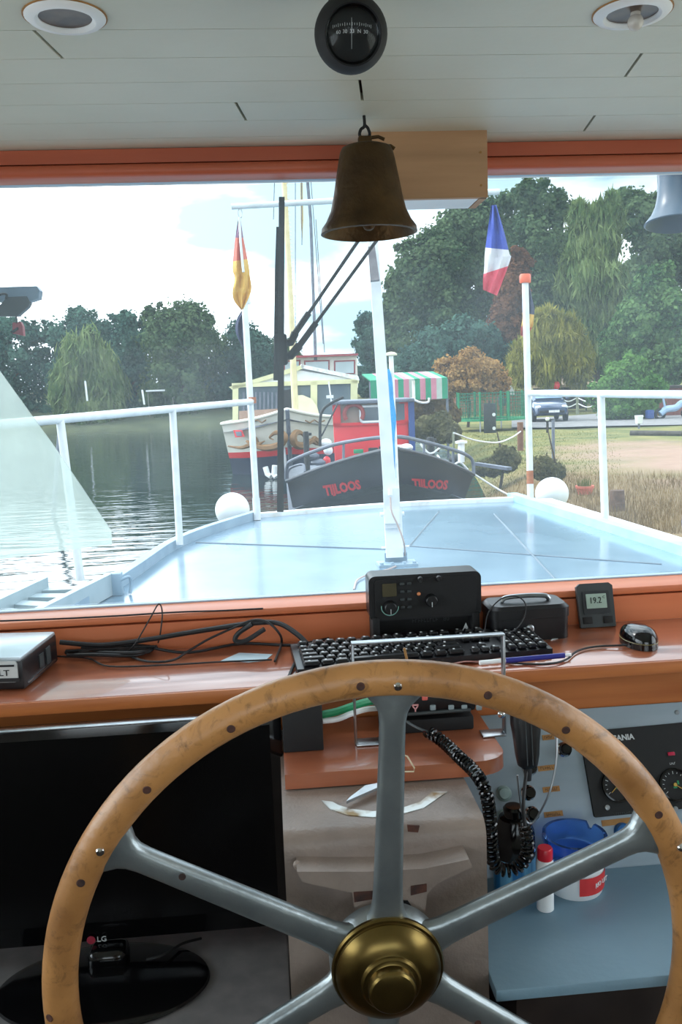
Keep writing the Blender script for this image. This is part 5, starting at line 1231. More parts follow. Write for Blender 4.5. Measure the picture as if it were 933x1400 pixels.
MB().sphere((rp(.435, 0)[0], rp(0, .72)[1], .005), .0035, RM, n=12, m=8).build('indicator_lamp', mat('amber_lamp', (214, 132, 84), (224, 146, 98), 5, rough=.3), ra)
MB().text('80', .011, RM @ Matrix.Translation((rp(.72, 0)[0], RH * .245, -.0335)), sx=1.1).marks(.05, .007, RM @ Matrix.Translation((rp(.52, 0)[0], RH * .245, -.0335)), 9).build('lettering', m_dgrey, ra)
MB().add([(rw / 2 - .03, .012, -.012), (rw / 2 - .018, .012, -.012), (rw / 2 - .023, .026, -.014), (rw / 2 - .03, .012, -.016), (rw / 2 - .018, .012, -.016), (rw / 2 - .023, .026, -.018)], [(0, 1, 2), (5, 4, 3), (0, 2, 5, 3), (1, 4, 5, 2), (0, 3, 4, 1)], RM).build('warning_triangle', m_white, ra)

# cash box
x0, x1 = at_y(667, 860, 1.548).x, at_y(771, 862, 1.548).x
cbx = thing('cash_box', 'black lidded cash box with a carry handle beside the marine radio', 'cash box', ((x0 + x1) / 2, 1.565, DZ))
cw = x1 - x0; cx_ = (x0 + x1) / 2; CH = .064; CD = .088
yc = 1.548 + CD / 2 - .04                        # its back rests against the board
yc = 1.5535
def rbox(w, dpt, z0, z1, r, mb=None, tp=0):
    n = len(rrect(1, 1, .1)); A = rrect(w, dpt, r); B = rrect(w - tp, dpt - tp, r)
    mb = mb or MB(); vs = [(cx_ + x, yc + y, z0) for x, y in A] + [(cx_ + x, yc + y, z1) for x, y in A] + [(cx_ + x, yc + y, z1 + tp * .5) for x, y in B]
    fs = [tuple(range(n))[::-1], tuple(range(2 * n, 3 * n))]
    for k in range(2):
        fs += [(k * n + i, k * n + (i + 1) % n, (k + 1) * n + (i + 1) % n, (k + 1) * n + i) for i in range(n)]
    return mb.add(vs, fs)
rbox(cw, CD, DZ, DZ + CH * .62, .018).build('box_body', m_black, cbx)
rbox(cw + .004, CD + .003, DZ + CH * .63, DZ + CH * .9, .019, tp=.012).build('lid', m_black, cbx)
hM = Matrix.Translation((cx_, yc, DZ + CH * .9 + .006))
MB().tube(spline([(cx_ - .045, yc - .004, DZ + CH + .001), (cx_ - .036, yc - .004, DZ + CH + .008), (cx_ + .0, yc - .004, DZ + CH + .01), (cx_ + .036, yc - .004, DZ + CH + .008), (cx_ + .045, yc - .004, DZ + CH + .001)], 6), .0045, 10).build('carry_handle', m_metal, cbx)
lk = at_y(725, 845, yc - CD / 2 - .002)
MB().lathe([(.008, 0), (.008, .002), (.0065, .003), (.004, .0032), (.0035, .0015), (0, .0015)], along((lk.x, yc - CD / 2, DZ + .022), -Y), 20).build('lock', m_metal, cbx)

# desk weather clock
wk = thing('weather_clock', 'grey desk clock with a small number display leaning near the cash box', 'clock', at_y(818, 851, 1.572))
a0, a1, a2, a3 = at_y(795, 855, 1.566), at_y(843, 849, 1.566), at_y(833, 796, 1.590), at_y(786, 799, 1.590)
a0.z = a1.z = DZ + .001
cm = frame((a0 + a1) / 2, a1 - a0, (a2 + a3) / 2 - (a0 + a1) / 2)
cw_ = (a1 - a0).length; chh = ((a2 + a3) / 2 - (a0 + a1) / 2).length
MB().prism([(-cw_ / 2, 0), (cw_ / 2, 0), (cw_ / 2 + .001, chh * .93), (cw_ / 2 - .006, chh), (-cw_ / 2 + .006, chh), (-cw_ / 2 - .001, chh * .93)], -.010, cm).build('case_body', m_dgrey, wk)
MB().prism([(x - .0, y + chh * .56) for x, y in rrect(cw_ * .76, chh * .52, .003)], .002, cm).build('bezel', mat('slate_plastic', (34, 38, 42), (40, 44, 48), 10, rough=.4), wk)
ds = MB().prism([(x - .0, y + chh * .59) for x, y in rrect(cw_ * .58, chh * .33, .001)], .003, cm).build('display', mat('lcd_grey_green', (150, 172, 160), (160, 180, 168), 10, rough=.3), wk)
MB().text('19.2', .0165, cm @ Matrix.Translation((-.002, chh * .60, .0034)), sx=.85).text('C', .007, cm @ Matrix.Translation((.0145, chh * .67, .0034))).build('digits', m_matt, ds)
for sx in (-1, 1):
    MB().box((sx * cw_ * .29, chh * .16, .001), (cw_ * .26, chh * .16, .003), cm, bevel=.001).build('button', m_matt, wk)

# mouse
mc = dz(886, 890); mr_ = thing('computer_mouse', 'glossy black computer mouse at the right end of the dash', 'mouse', (mc.x, mc.y + .03, DZ))
def mouse(z0, z1, sc, nm, mm):
    rows = []
    for i in range(9):
        ph = math.radians(90 * i / 8); row = []
        for k in range(33):
            a = 2 * math.pi * k / 32; cx2 = math.cos(a)
            rx = .029 * sc * math.cos(ph) ** .55; ry = .047 * sc * math.cos(ph) ** .55
            row.append(Vector((mc.x + .002, mc.y + .042, 0)) + Vector((rx * math.cos(a), ry * math.sin(a), z0 + (z1 - z0) * math.sin(ph))))
        rows.append(row)
    mb = MB().grid(rows)
    bt = [Vector((q.x, q.y, DZ + .0005)) for q in rows[0]]
    mb.grid([bt, rows[0]])
    return mb.build(nm, mm, mr_, smooth=60)
mouse(DZ + .011, DZ + .034, 1.0, 'shell', m_gloss)
MB().ring([(.0285, 0), (.0295, .001), (.0285, .002)], Matrix.Translation((mc.x + .002, mc.y + .042, DZ + .0105)) @ Matrix.Diagonal((1, 1.62, 1, 1)), 40).build('trim_line', mat('olive_trim', (120, 110, 60), (130, 120, 70), 5, rough=.3), mr_)
MB().box((mc.x + .002, mc.y + .078, DZ + .0255), (.004, .014, .006), bevel=.0018).build('wheel', m_rubber, mr_)

# ------------------------------------------------------------------ cables on the dash
def cable(pts, r, label, mm=None, n=6, name='cable'):
    return tag(MB().tube(spline(pts, n), r, 8).build(name, mm or m_rubber), label, 'cable')
cable([dz(858, 882, DZ + .006), dz(815, 884, DZ + .004), dz(790, 890, DZ + .004), dz(774, 902, DZ + .004), dz(745, 908, DZ + .004), dz(690, 906, DZ + .0025)], .0018, 'thin mouse cable lying on the dash beside the pen')
def up(px, py, z, y=None): return at_z(px, py, DZ + z)
cable([up(70, 897, .004), up(120, 900, .004), up(150, 911, .004), up(230, 909, .004), up(300, 905, .004), up(372, 902, .0035)], .0016, 'thin dark cable nearest the dash edge, running towards the paper slip')
cable([at_y(82, 878, 1.57), at_y(140, 882, 1.57), at_y(205, 874, 1.57), at_y(240, 868, 1.565), at_y(290, 860, 1.56), at_y(345, 852, 1.55), at_y(380, 852, 1.54), at_y(405, 866, 1.52), at_y(420, 880, 1.505)], .0048, 'thick black cable arching over the dash to the keyboard')
cable([up(84, 880, .01), up(130, 884, .008), up(165, 893, .004), up(200, 904, .004), up(235, 903, .004), up(258, 890, .008), at_y(285, 874, 1.56), at_y(320, 858, 1.55), at_y(345, 848, 1.55), at_y(365, 850, 1.54), at_y(382, 866, 1.53), up(385, 880, .006), up(376, 904, .004)], .0022, 'thin black cable sweeping from the computer up over the thick cable')
cable([up(172, 893, .004), at_y(185, 880, 1.55), at_y(205, 846, 1.57), at_y(217, 826, 1.58), at_y(222, 838, 1.58), at_y(219, 868, 1.57), up(216, 880, .01)], .0013, 'thin wire loop standing up against the timber board')
cable([at_y(345, 853, 1.545), at_y(326, 866, 1.55), at_y(322, 876, 1.55), at_y(336, 876, 1.545), at_y(362, 860, 1.54)], .0045, 'black cable folded in a tight bend below the thick arching cable')
cable([up(90, 890, .012), up(150, 888, .012), up(210, 884, .012), up(215, 887, .008), up(260, 892, .0035), up(330, 880, .0035), up(400, 882, .0035), up(450, 873, .0035)], .0028, 'dark cable lying in the corner along the timber board')
cable([up(430, 876, .02), up(424, 886, .018), up(408, 900, .008), up(398, 918, .004), up(392, 936, .004)], .0028, 'dark cable looping round the left end of the keyboard')
bd = MB()
for i in range(6):
    bd.tube(spline([up(82 + i * 2, 876 + i * 4, .006 + .002 * (i % 2)), up(130, 880 + i * 3, .008 + .003 * (i % 3)), up(180, 879 + i * 3.4, .007 + .003 * ((i + 1) % 3)), up(215 - i * 2, 884 + i * 1.2, .006)], 5), .0035, 7)
tag(bd.build('cable_bundle', m_rubber), 'bundle of black cables behind the mini computer', 'cable')
cable([at_y(0, 849, 1.593), at_y(80, 846, 1.593), at_y(160, 842, 1.593), at_y(240, 837, 1.593), at_y(300, 835, 1.593), at_y(360, 832, 1.593)], .0016, 'thin dark wire fixed along the timber board under the windscreen')
cable([at_y(663, 862, 1.50), at_y(668, 838, 1.505), at_y(685, 819, 1.506), at_y(705, 815, 1.506), at_y(718, 824, 1.503), at_y(718, 842, 1.50), at_y(706, 860, 1.48), at_y(690, 866, 1.46)], .0012, 'thin black wire looping in front of the cash box')

# ================================================================== under the dash
# wire bracket
ya = 1.262
u0, u1 = at_y(487, 1018, ya), at_y(690, 1012, ya)
zt = at_y(488, 879, ya).z
bk = thing('radio_bracket', 'bent steel strip bracket standing on the radio shelf', 'bracket', ((u0.x + u1.x) / 2, ya, SZ))
for q in (u0.x, u1.x):
    MB().box((q, ya, (SZ + zt) / 2), (.0035, .014, zt - SZ), bevel=.0008).build('upright', m_metal, bk)
MB().box(((u0.x + u1.x) / 2, ya, zt), (u1.x - u0.x + .0035, .014, .0035), bevel=.0008).build('top_bar', m_metal, bk)
for xa, xb in ((u0.x, u0.x + .058), (u1.x - .036, u1.x)):
    MB().box(((xa + xb) / 2, ya, SZ + .0022), (xb - xa, .026, .003), bevel=.0006).build('foot', m_metal, bk)
MB().tube([at_y(553, 886, ya), at_y(559, 912, ya)], .002, 8).build('strut', m_tape, bk)
MB().lathe([(.006, 0), (.0065, .003), (.003, .006), (0, .0065)], along((u1.x - .006, ya - .007, SZ + .035), -Y), 12).build('wing_nut', m_chrome, bk)

# black box on the shelf
g0, g1 = at_y(388, 1025, 1.247), at_y(443, 1024, 1.247); gz = at_y(420, 966, 1.247).z
bb = thing('control_box', 'black box, pale reflection painted on top, at the left end of the radio shelf', 'box', ((g0.x + g1.x) / 2, 1.28, SZ))
MB().box(((g0.x + g1.x) / 2, 1.285, (SZ + gz) / 2), (g1.x - g0.x, .076, gz - SZ), bevel=.002).build('case_body', m_matt, bb)
MB().box(((g0.x + g1.x) / 2, 1.285, gz + .001), (g1.x - g0.x - .003, .072, .003), bevel=.001).build('lid', m_panel, bb)  # panel colour stands in for a pale blue reflection on the lid
# green cable
cable([(g1.x + .001, 1.275, SZ + .045), at_y(460, 973, 1.275), at_y(475, 968, 1.28), at_y(496, 961, 1.29), at_y(512, 958, 1.30), at_y(530, 956, 1.31)], .0062, 'green sheathed cable between the black box and the lower radio', m_green)
cable([(g1.x + .001, 1.272, SZ + .036), at_y(462, 983, 1.275), at_y(480, 976, 1.285), at_y(500, 970, 1.30), at_y(520, 968, 1.31)], .0045, 'whitish cable running below the green cable', m_dirtywhite)
# lower radio
h0, h1 = at_y(545, 970, 1.285), at_y(652, 968, 1.285)
zr0, zr1 = SZ + .018, at_y(600, 942, 1.285).z
lr = thing('vhf_radio', 'small black radio with a row of grey keys on the radio shelf', 'radio', ((h0.x + h1.x) / 2, 1.31, SZ))
hc = (h0.x + h1.x) / 2 - .015; hw = h1.x - h0.x + .03
LM = frame((hc, 1.285, SZ), X, Z)
MB().box((0, (zr0 + zr1) / 2 - SZ + .006, -.027), (hw, zr1 - zr0 - .012, .054), LM, bevel=.006).build('case_body', m_black, lr)
MB().box((0, .011, -.027), (hw - .008, .022, .05), LM, bevel=.003).build('base_bracket', m_matt, lr)
MB().tube([LM @ Vector((-hw / 2 + .01, .033, .002)), LM @ Vector((hw / 2 - .01, .034, .002))], .003, 8).build('grab_rail', m_dgrey, lr)
for px in (600, 625, 643, 663):
    q = LM.inverted() @ at_y(px - 8, 967, 1.285)
    MB().box((q.x, q.y, .001), (.009, .0085, .004), LM, bevel=.0015).build('key', mat('grey_key', (128, 140, 144), (140, 152, 156), 10, rough=.5), lr)
q = LM.inverted() @ at_y(581, 954, 1.285)
MB().box((q.x, q.y, .001), (.009, .007, .004), LM, bevel=.0015).build('red_key', mat('coral_key', (206, 96, 84), (216, 108, 96), 10, rough=.5), lr)
q = LM.inverted() @ at_y(568, 967, 1.285)
MB().box((q.x, q.y + .004, .001), (.010, .002, .002), LM).box((q.x - .0022, q.y, .001), (.006, .0018, .002), LM, rot=(0, 0, -.9)).box((q.x + .0022, q.y, .001), (.006, .0018, .002), LM, rot=(0, 0, .9)).box((q.x, q.y - .0045, .001), (.0018, .005, .002), LM).build('emblem', mat('pink_print', (214, 150, 150), (220, 160, 160), 10, rough=.5), lr)
# coil cord
def coil(pts, r, R0, turns):
    P = spline(pts, 14); n = len(P); L = [0]
    for i in range(1, n): L.append(L[-1] + (P[i] - P[i - 1]).length)
    o = []; M_ = turns * 10
    up_ = Vector((0, -1, 0)); j = 0
    for i in range(M_ + 1):
        s = L[-1] * i / M_
        while j < n - 2 and L[j + 1] < s: j += 1
        t = (s - L[j]) / max(L[j + 1] - L[j], 1e-9); p_ = lerp(P[j], P[j + 1], t); tg = (P[j + 1] - P[j]).normalized()
        up_ = (up_ - tg * up_.dot(tg)).normalized(); sd = tg.cross(up_); a = 2 * math.pi * i / 10
        o.append(p_ + (up_ * math.cos(a) + sd * math.sin(a)) * R0)
    return MB().tube(o, r, 6)
mic_b = at_y(722, 1050, 1.16)
cdl = [at_y(606, 1014, 1.21), at_y(627, 1034, 1.17), at_y(647, 1053, 1.13), at_y(661, 1074, 1.10), at_y(669, 1105, 1.10), at_y(672, 1150, 1.11), at_y(677, 1182, 1.115), at_y(696, 1190, 1.115), at_y(714, 1180, 1.115), at_y(722, 1160, 1.115), at_y(718, 1130, 1.12)]
cdl = [at_y(560, 990, 1.262)] + [at_y(585, 1000, 1.235)] + cdl
cs = thing('coiled_cord', 'black coiled radio cord drooping past the pedestal to the hand microphone', 'cable', at_y(680, 1150, 1.11))
MB().tube(spline([at_y(545, 978, 1.28), at_y(565, 992, 1.25), at_y(585, 1001, 1.235), at_y(600, 1006, 1.235)], 6), .002, 8).build('plain_lead', m_dgrey, cs)
coil(cdl[1:], .0025, .0075, 50).build('coil', m_gloss, cs)
MB().tube(spline([at_y(718, 1130, 1.12), at_y(716, 1100, 1.13), at_y(719, 1065, 1.15), at_y(721, 1050, 1.16)], 6), .0026, 8).build('tail_lead', m_rubber, cs)
# hand microphone
hm = thing('hand_microphone', 'black hand microphone hanging to the right of the radio shelf', 'microphone', mic_b)
mt = at_y(716, 975, 1.17)
HM = frame(mic_b, X, mt - mic_b)
hl = (mt - mic_b).length
rowsm = []
for t, w, th in ((0, .008, .006), (.06, .014, .010), (.25, .0165, .012), (.5, .018, .0135), (.8, .021, .015), (1.0, .021, .015), (1.08, .016, .010)):
    rowsm.append([HM @ Vector((w * math.copysign(abs(math.cos(a)) ** .6, math.cos(a)), t * hl, th * math.copysign(abs(math.sin(a)) ** .6, math.sin(a)))) for a in [2 * math.pi * k / 20 for k in range(21)]])
MB().grid(rowsm).add([rowsm[0][k] for k in range(20)], [tuple(range(20))]).add([rowsm[-1][k] for k in range(20)], [tuple(range(20))]).build('case_body', m_black, hm)
MB().box((-.004, hl * .5, .0145), (.0012, hl * .8, .001), HM).box((.004, hl * .5, .0145), (.0012, hl * .8, .001), HM).build('ribs', m_dgrey, hm)
MB().lathe([(.005, -.018), (.0062, -.004), (.006, .002)], frame(mic_b, X, Z) @ Matrix.Rotation(-math.pi / 2, 4, 'X'), 12).build('strain_relief', m_rubber, hm)
# thin bare wire by the switches
cable([at_y(762, 1004, 1.22), at_y(761, 1040, 1.21), at_y(753, 1080, 1.2), at_y(738, 1112, 1.2), at_y(726, 1126, 1.2), at_y(717, 1118, 1.2), at_y(712, 1096, 1.2), at_y(708, 1060, 1.2)], .0017, 'thin bright steel wire looping in front of the switches', m_metal, name='wire')
# wire hook on the shelf edge
tag(MB().tube([at_y(545, 1030, 1.167), at_y(557, 1034, 1.164), at_y(567, 1050, 1.164), at_y(566, 1055, 1.164), at_y(548, 1055, 1.164)], .0012, 8).build('wire_clip', mat('cream_wire', (206, 190, 160), (216, 200, 172), 5, rough=.4)), 'bent cream wire clip hanging on the edge of the radio shelf', 'clip')

# ------------------------------------------------------------------ switches on the panel
m_gbtn = mat('grey_button', (126, 146, 144), (138, 158, 156), 10, rough=.4)
for px, py in ((689, 1085), (690, 1117)):
    q = onp(px, py); MB().lathe([(.0125, 0), (.0125, .003), (.0105, .0045), (.0098, .0042), (.0095, .007), (.008, .0085), (0, .009)], PM @ Matrix.Translation((q.x, q.y, 0)), 24).build('push_button', m_gbtn, ip)
for px, py in ((771, 1025), (724, 1050), (722, 1084), (727, 1113)):
    q = onp(px, py); o_ = MB().lathe([(.0095, .003), (.0092, .016), (.0075, .018), (0, .018)], PM @ Matrix.Translation((q.x, q.y, 0)), 24).build('pull_knob', m_gloss, ip)
    MB().ring([(.0095, 0), (.0125, 0), (.0122, .004), (.0098, .006)], PM @ Matrix.Translation((q.x, q.y, 0)), 24).build('knob_collar', m_chrome, o_)
for i, (px, py, w) in enumerate(((750, 1008, .020), (748, 1050, .030), (754, 1079, .028), (757, 1113, .031))):
    q = onp(px, py); o_ = MB().box((q.x, q.y, .0006), (w, .0085, .0012), PM, rot=(0, 0, .03)).build('label_tape', m_tape, ip)
    MB().marks(w * .75, .0042, PM @ Matrix.Translation((q.x, q.y, .0013)), 5 + i).build('lettering', m_ink, o_)
q = onp(851, 1137)
o_ = MB().lathe([(.0138, 0), (.0138, .004), (.0125, .006), (.0125, .011), (.011, .0125), (0, .0128)], PM @ Matrix.Translation((q.x, q.y, 0)), 28).build('blue_push_button', mat('blue_button', (22, 84, 146), (30, 96, 160), 10, rough=.35), ip)
q = onp(850, 1122)
MB().box((q.x - .004, q.y - .001, .0006), (.058, .009, .0012), PM, rot=(0, 0, .03)).build('label_tape', m_tape, ip)
q = onp(926, 974); MB().lathe([(.004, 0), (.0038, .0015), (0, .002)], PM @ Matrix.Translation((q.x, q.y, 0)), 12).build('screw', m_metal, ip)
# engine gauge cluster
e0, e1, e2 = onp(812, 1118), onp(806, 1000), onp(933, 1098)
ew, eh = .24, (e1.y - e0.y)
GM = PM @ Matrix.Translation((e0.x, e0.y, 0)) @ Matrix.Rotation(math.atan2(0.002, .1), 4, 'Z')
gp = thing('engine_gauge_panel', 'black engine gauge panel with white lettering on the silver panel', 'gauge panel', PM @ Vector((e0.x + ew / 2, e0.y, .004)))
MB().prism([(x + ew / 2, y + eh / 2) for x, y in rrect(ew, eh, .004)], .006, GM).build('face_plate', m_matt, gp)
def og(px, py):
    q = PM @ onp(px, py); return GM.inverted() @ q
q = og(851, 1009)
MB().text('SCANIA', .0125, GM @ Matrix.Translation((q.x - .004, q.y, .0062)), ext=.0002, sx=1.0, bold=.0004).build('lettering', m_legend, gp)
q = og(858, 1111)
MB().marks(.05, .0032, GM @ Matrix.Translation((q.x, q.y, .0062)), 14).build('lettering', m_dgrey, gp)
for px, py, na in ((843, 1074, -140), (921, 1073, -35), (1000, 1070, -120)):
    q = og(px, py); GG = GM @ Matrix.Translation((q.x, q.y, .006))
    g = MB().ring([(.0235, 0), (.0265, 0), (.026, .004), (.0235, .0045)], GG, 36).build('gauge', m_gloss, gp)
    MB().lathe([(0, .0002), (.0234, .0002), (.0234, .0006), (0, .0007)], GG, 36).build('dial', m_matt, g)
    tk = MB()
    for i in range(13):
        a = math.radians(215 - i * 21); tk.box((.019 * math.cos(a), .019 * math.sin(a), .001), (.0045 if i % 3 == 0 else .0025, .0008, .0005), GG, rot=(0, 0, a))
    tk.build('scale_marks', m_legend, g)
    a = math.radians(na); MB().box((.007 * math.cos(a), .007 * math.sin(a), .002), (.018, .0011, .0008), GG, rot=(0, 0, a)).lathe([(.003, .0006), (.003, .003), (0, .003)], GG, 12).build('needle', mat('gauge_needle', (190, 150, 60), (200, 160, 70), 5, rough=.5), g)
    MB().box((0, -.004, .0009), (.006, .003, .0004), GG).box((.006, .003, .0009), (.003, .006, .0004), GG).build('green_band', m_green, g)
q = og(916, 1031); MB().box((q.x, q.y, .007), (.012, .006, .003), GM, bevel=.001).build('warning_lamp', mat('magenta_lamp', (176, 20, 60), (190, 30, 72), 5, rough=.3), gp)
q = og(918, 1044); MB().marks(.010, .0034, GM @ Matrix.Translation((q.x, q.y, .0062)), 4).build('lettering', m_legend, gp)
for px, py in ((829, 1104), (922, 1106)):
    q = og(px, py); MB().lathe([(.0042, .006), (.004, .0075), (0, .008)], GM @ Matrix.Translation((q.x, q.y, 0)), 14).build('screw', m_metal, gp)

# ------------------------------------------------------------------ things on the tray
sp = at_z(704, 1222, TZ); 
ca_ = thing('spray_can', 'blue striped can standing beside the steering pedestal', 'can', (sp.x, sp.y, TZ))
rr = .0315; hz_ = .118
MB().lathe([(rr - .002, TZ), (rr, TZ + .002), (rr, TZ + hz_ * .56), (rr - .002, TZ + hz_ * .58)], Matrix.Translation((sp.x, sp.y, 0)), 36).build('can_body', mat('blue_striped_label', (20, 96, 150), (120, 180, 206), 7, rough=.35, stretch=(6, 6, .01), lo=.4, hi=.6), ca_)
MB().lathe([(rr, TZ + hz_ * .56), (rr + .0006, TZ + hz_ * .60), (rr * .97, TZ + hz_ * .88), (rr * .7, TZ + hz_ * 1.05), (rr * .55, TZ + hz_ * 1.07), (0, TZ + hz_ * 1.07)], Matrix.Translation((sp.x, sp.y, 0)), 36).build('shoulder', m_gloss, ca_)
MB().lathe([(rr * .5, TZ + hz_ * 1.07), (rr * .5, TZ + hz_ * 1.17), (rr * .4, TZ + hz_ * 1.2), (0, TZ + hz_ * 1.2)], Matrix.Translation((sp.x, sp.y, 0)), 24).build('cap', m_gloss, ca_)
bt = at_z(746, 1242, TZ); br_ = .0125
bo = thing('small_bottle', 'slim white bottle with a red cap between the blue can and the tub', 'bottle', (bt.x, bt.y, TZ))
MB().lathe([(br_ - .001, TZ), (br_, TZ + .001), (br_, TZ + .074), (br_ * .8, TZ + .078)], Matrix.Translation((bt.x, bt.y, 0)), 24).build('bottle_body', m_white, bo)
MB().lathe([(br_ * .9, TZ + .0785), (br_ * .9, TZ + .094), (br_ * .8, TZ + .096), (0, TZ + .096)], Matrix.Translation((bt.x, bt.y, 0)), 24).build('cap', mat('red_cap', (190, 24, 44), (202, 34, 54), 8, rough=.3), bo)
tb = at_z(786, 1212, TZ); tR = .044; tH = .050
tu = thing('plastic_tub', 'white plastic tub with a red label under the blue ashtray', 'tub', (tb.x, tb.y, TZ))
MB().lathe([(tR * .9, TZ), (tR * .93, TZ + .002), (tR, TZ + tH - .006), (tR + .002, TZ + tH - .006), (tR + .002, TZ + tH), (0, TZ + tH)], Matrix.Translation((tb.x, tb.y, 0)), 40).build('tub_body', m_white, tu)
lab = MB(); la = []
for i in range(13):
    a = math.radians(-100 + i * 8.5)
    la.append([(tb.x + (tR * .95 + .0022) * math.cos(a), tb.y + (tR * .95 + .0022) * math.sin(a), TZ + .010), (tb.x + (tR * .99 + .0012) * math.cos(a), tb.y + (tR * .99 + .0012) * math.sin(a), TZ + tH - .012)])
lab.grid(la); lb = lab.build('label', mat('red_label', (206, 48, 52), (216, 60, 62), 10, rough=.5), tu)
a = math.radians(-50); MB().text('RIO UIT', .0105, frame((tb.x + (tR + .001) * math.cos(a), tb.y + (tR + .001) * math.sin(a), TZ + tH * .5), (-math.sin(a), math.cos(a), 0), Z), sx=.9).build('lettering', m_white, lb)
az = TZ + tH
m_blueglass = mat('blue_glass', (120, 176, 255), (126, 180, 255), 5, rough=.06, trans=.92, ior=1.45)
at_ = MB(); NA = 60; aR = .0485
pr_o = [(aR * .80, 0), (aR * .86, .002), (aR, .036)]; pr_i = [(aR - .0055, .036), (aR * .76, .009), (0, .008)]
vs = []; fs = []; PR = [(0, 0)] + pr_o + pr_i
for i, (r_, z_) in enumerate(PR):
    for k in range(NA):
        a = 2 * math.pi * k / NA; notch = any(abs((math.degrees(a) - c_ + 180) % 360 - 180) < 7 for c_ in (40, 160, 280))
        zz = z_ - (.010 if notch and z_ > .03 else 0); vs.append((tb.x + r_ * math.cos(a), tb.y + r_ * math.sin(a), az + .0005 + zz))
for i in range(len(PR) - 1):
    for k in range(NA):
        l = (k + 1) % NA; fs.append((i * NA + k, i * NA + l, (i + 1) * NA + l, (i + 1) * NA + k))
at_.add(vs, fs)
tag(at_.build('ashtray', m_blueglass), 'blue glass ashtray standing on the white tub', 'ashtray')

# ================================================================== monitor on the side console
my = 1.292
q1 = at_y(387, 1272, my - .012); zb_ = q1.z; mx1 = -.004; mw = .62
mo = thing('monitor', 'large black computer monitor with a round foot under the dash', 'monitor', (mx1 - mw / 2, my, CN))
mzt = DZ - .024
MB().box((mx1 - mw / 2, my + .013, (zb_ + mzt) / 2), (mw, .026, mzt - zb_), bevel=.004).build('case_body', m_gloss, mo)
MB().box((mx1 - mw / 2, my - .001, (zb_ + mzt) / 2 + .008), (mw - .036, .003, mzt - zb_ - .05)).build('screen', mat('dark_screen', (3, 3, 4), (4, 4, 5), 10, rough=.25, spec=.3), mo)
MB().box((mx1 - mw / 2, my + .006, mzt - .001), (mw - .004, .012, .003), bevel=.001).build('top_edge_strip', m_metal, mo)
lgq = at_y(124, 1287, my - .006)
lo_ = MB().lathe([(.0065, 0), (.0065, .0008), (0, .001)], along((lgq.x, my - .0026, lgq.z), -Y), 24).build('round_emblem', mat('crimson_emblem', (150, 40, 60), (160, 50, 70), 5, rough=.4), mo)
MB().text('LG', .0125, frame((lgq.x + .0165, my - .003, lgq.z), X, Z)).build('lettering', m_legend, mo)
bcn = at_z(142, 1345, CN + .006)
MB().lathe([(0, 0), (.155, 0), (.158, .003), (.156, .007), (.14, .011), (.05, .014), (0, .015)], Matrix.Translation((bcn.x, bcn.y, CN)) @ Matrix.Diagonal((1, .62, 1, 1)), 64).build('foot', m_gloss, mo)
MB().box((bcn.x, (bcn.y + my) / 2 + .02, CN + .018), (.06, .045, .036), bevel=.012, seg=3).build('neck', m_gloss, mo)
cable([(bcn.x + .06, bcn.y + .03, CN + .018), at_z(225, 1305, CN + .02), at_z(250, 1290, CN + .014), at_z(275, 1283, CN + .004)], .0022, 'thin black lead behind the round foot of the monitor')
# ================================================================== trees
rng = np.random.default_rng(5)
LEAF = {
    'blue': leafmat('leaf_hazed_green', (52, 82, 76), (86, 118, 102), .35),  # bluish air haze over distance is tinted into this leaf colour
    'deep': leafmat('leaf_deep_green', (56, 80, 56), (100, 120, 84), .4),
    'mid': leafmat('leaf_mid_green', (62, 98, 58), (106, 136, 84), .5),
    'pale': leafmat('leaf_pale_olive', (86, 110, 66), (136, 152, 100), .5),
    'yellow': leafmat('leaf_yellow_green', (122, 124, 54), (166, 160, 84), .7),
    'bright': leafmat('leaf_bright_green', (68, 110, 50), (110, 148, 78), .8),
    'copper': leafmat('leaf_copper', (96, 66, 50), (134, 92, 68), .6),
    'orange': leafmat('leaf_autumn_orange', (146, 108, 60), (182, 146, 94), .8),
    'grass': leafmat('leaf_grass', (78, 86, 36), (112, 108, 54), 1.0),
    'dry': leafmat('leaf_dry_olive', (92, 90, 58), (126, 120, 84), 1.5),
    'straw': leafmat('leaf_dry_straw', (104, 84, 52), (140, 116, 76), 1.2),
}
m_bark = mat('tree_bark', (64, 54, 44), (88, 76, 62), 3, rough=.9)
def leafmesh(P, N, size, hang=0):
    n = len(P)
    nr = N + rng.normal(0, .55, (n, 3)); nr /= np.linalg.norm(nr, axis=1)[:, None]
    h = rng.normal(0, 1, (n, 3)); 
    if hang: h = np.array([0, 0, -1.0]) + rng.normal(0, .12, (n, 3))
    t = h - nr * (h * nr).sum(1)[:, None]; t /= np.linalg.norm(t, axis=1)[:, None]
    b = np.cross(nr, t); s = size * rng.uniform(.6, 1.3, n)[:, None]
    la = s * (2.6 if hang else .75); wb = s * (.35 if hang else .5)
    V = np.stack([P - t * la, P - b * wb, P + t * la, P + b * wb], 1).reshape(-1, 3)
    return V, np.arange(4 * n).reshape(-1, 4)
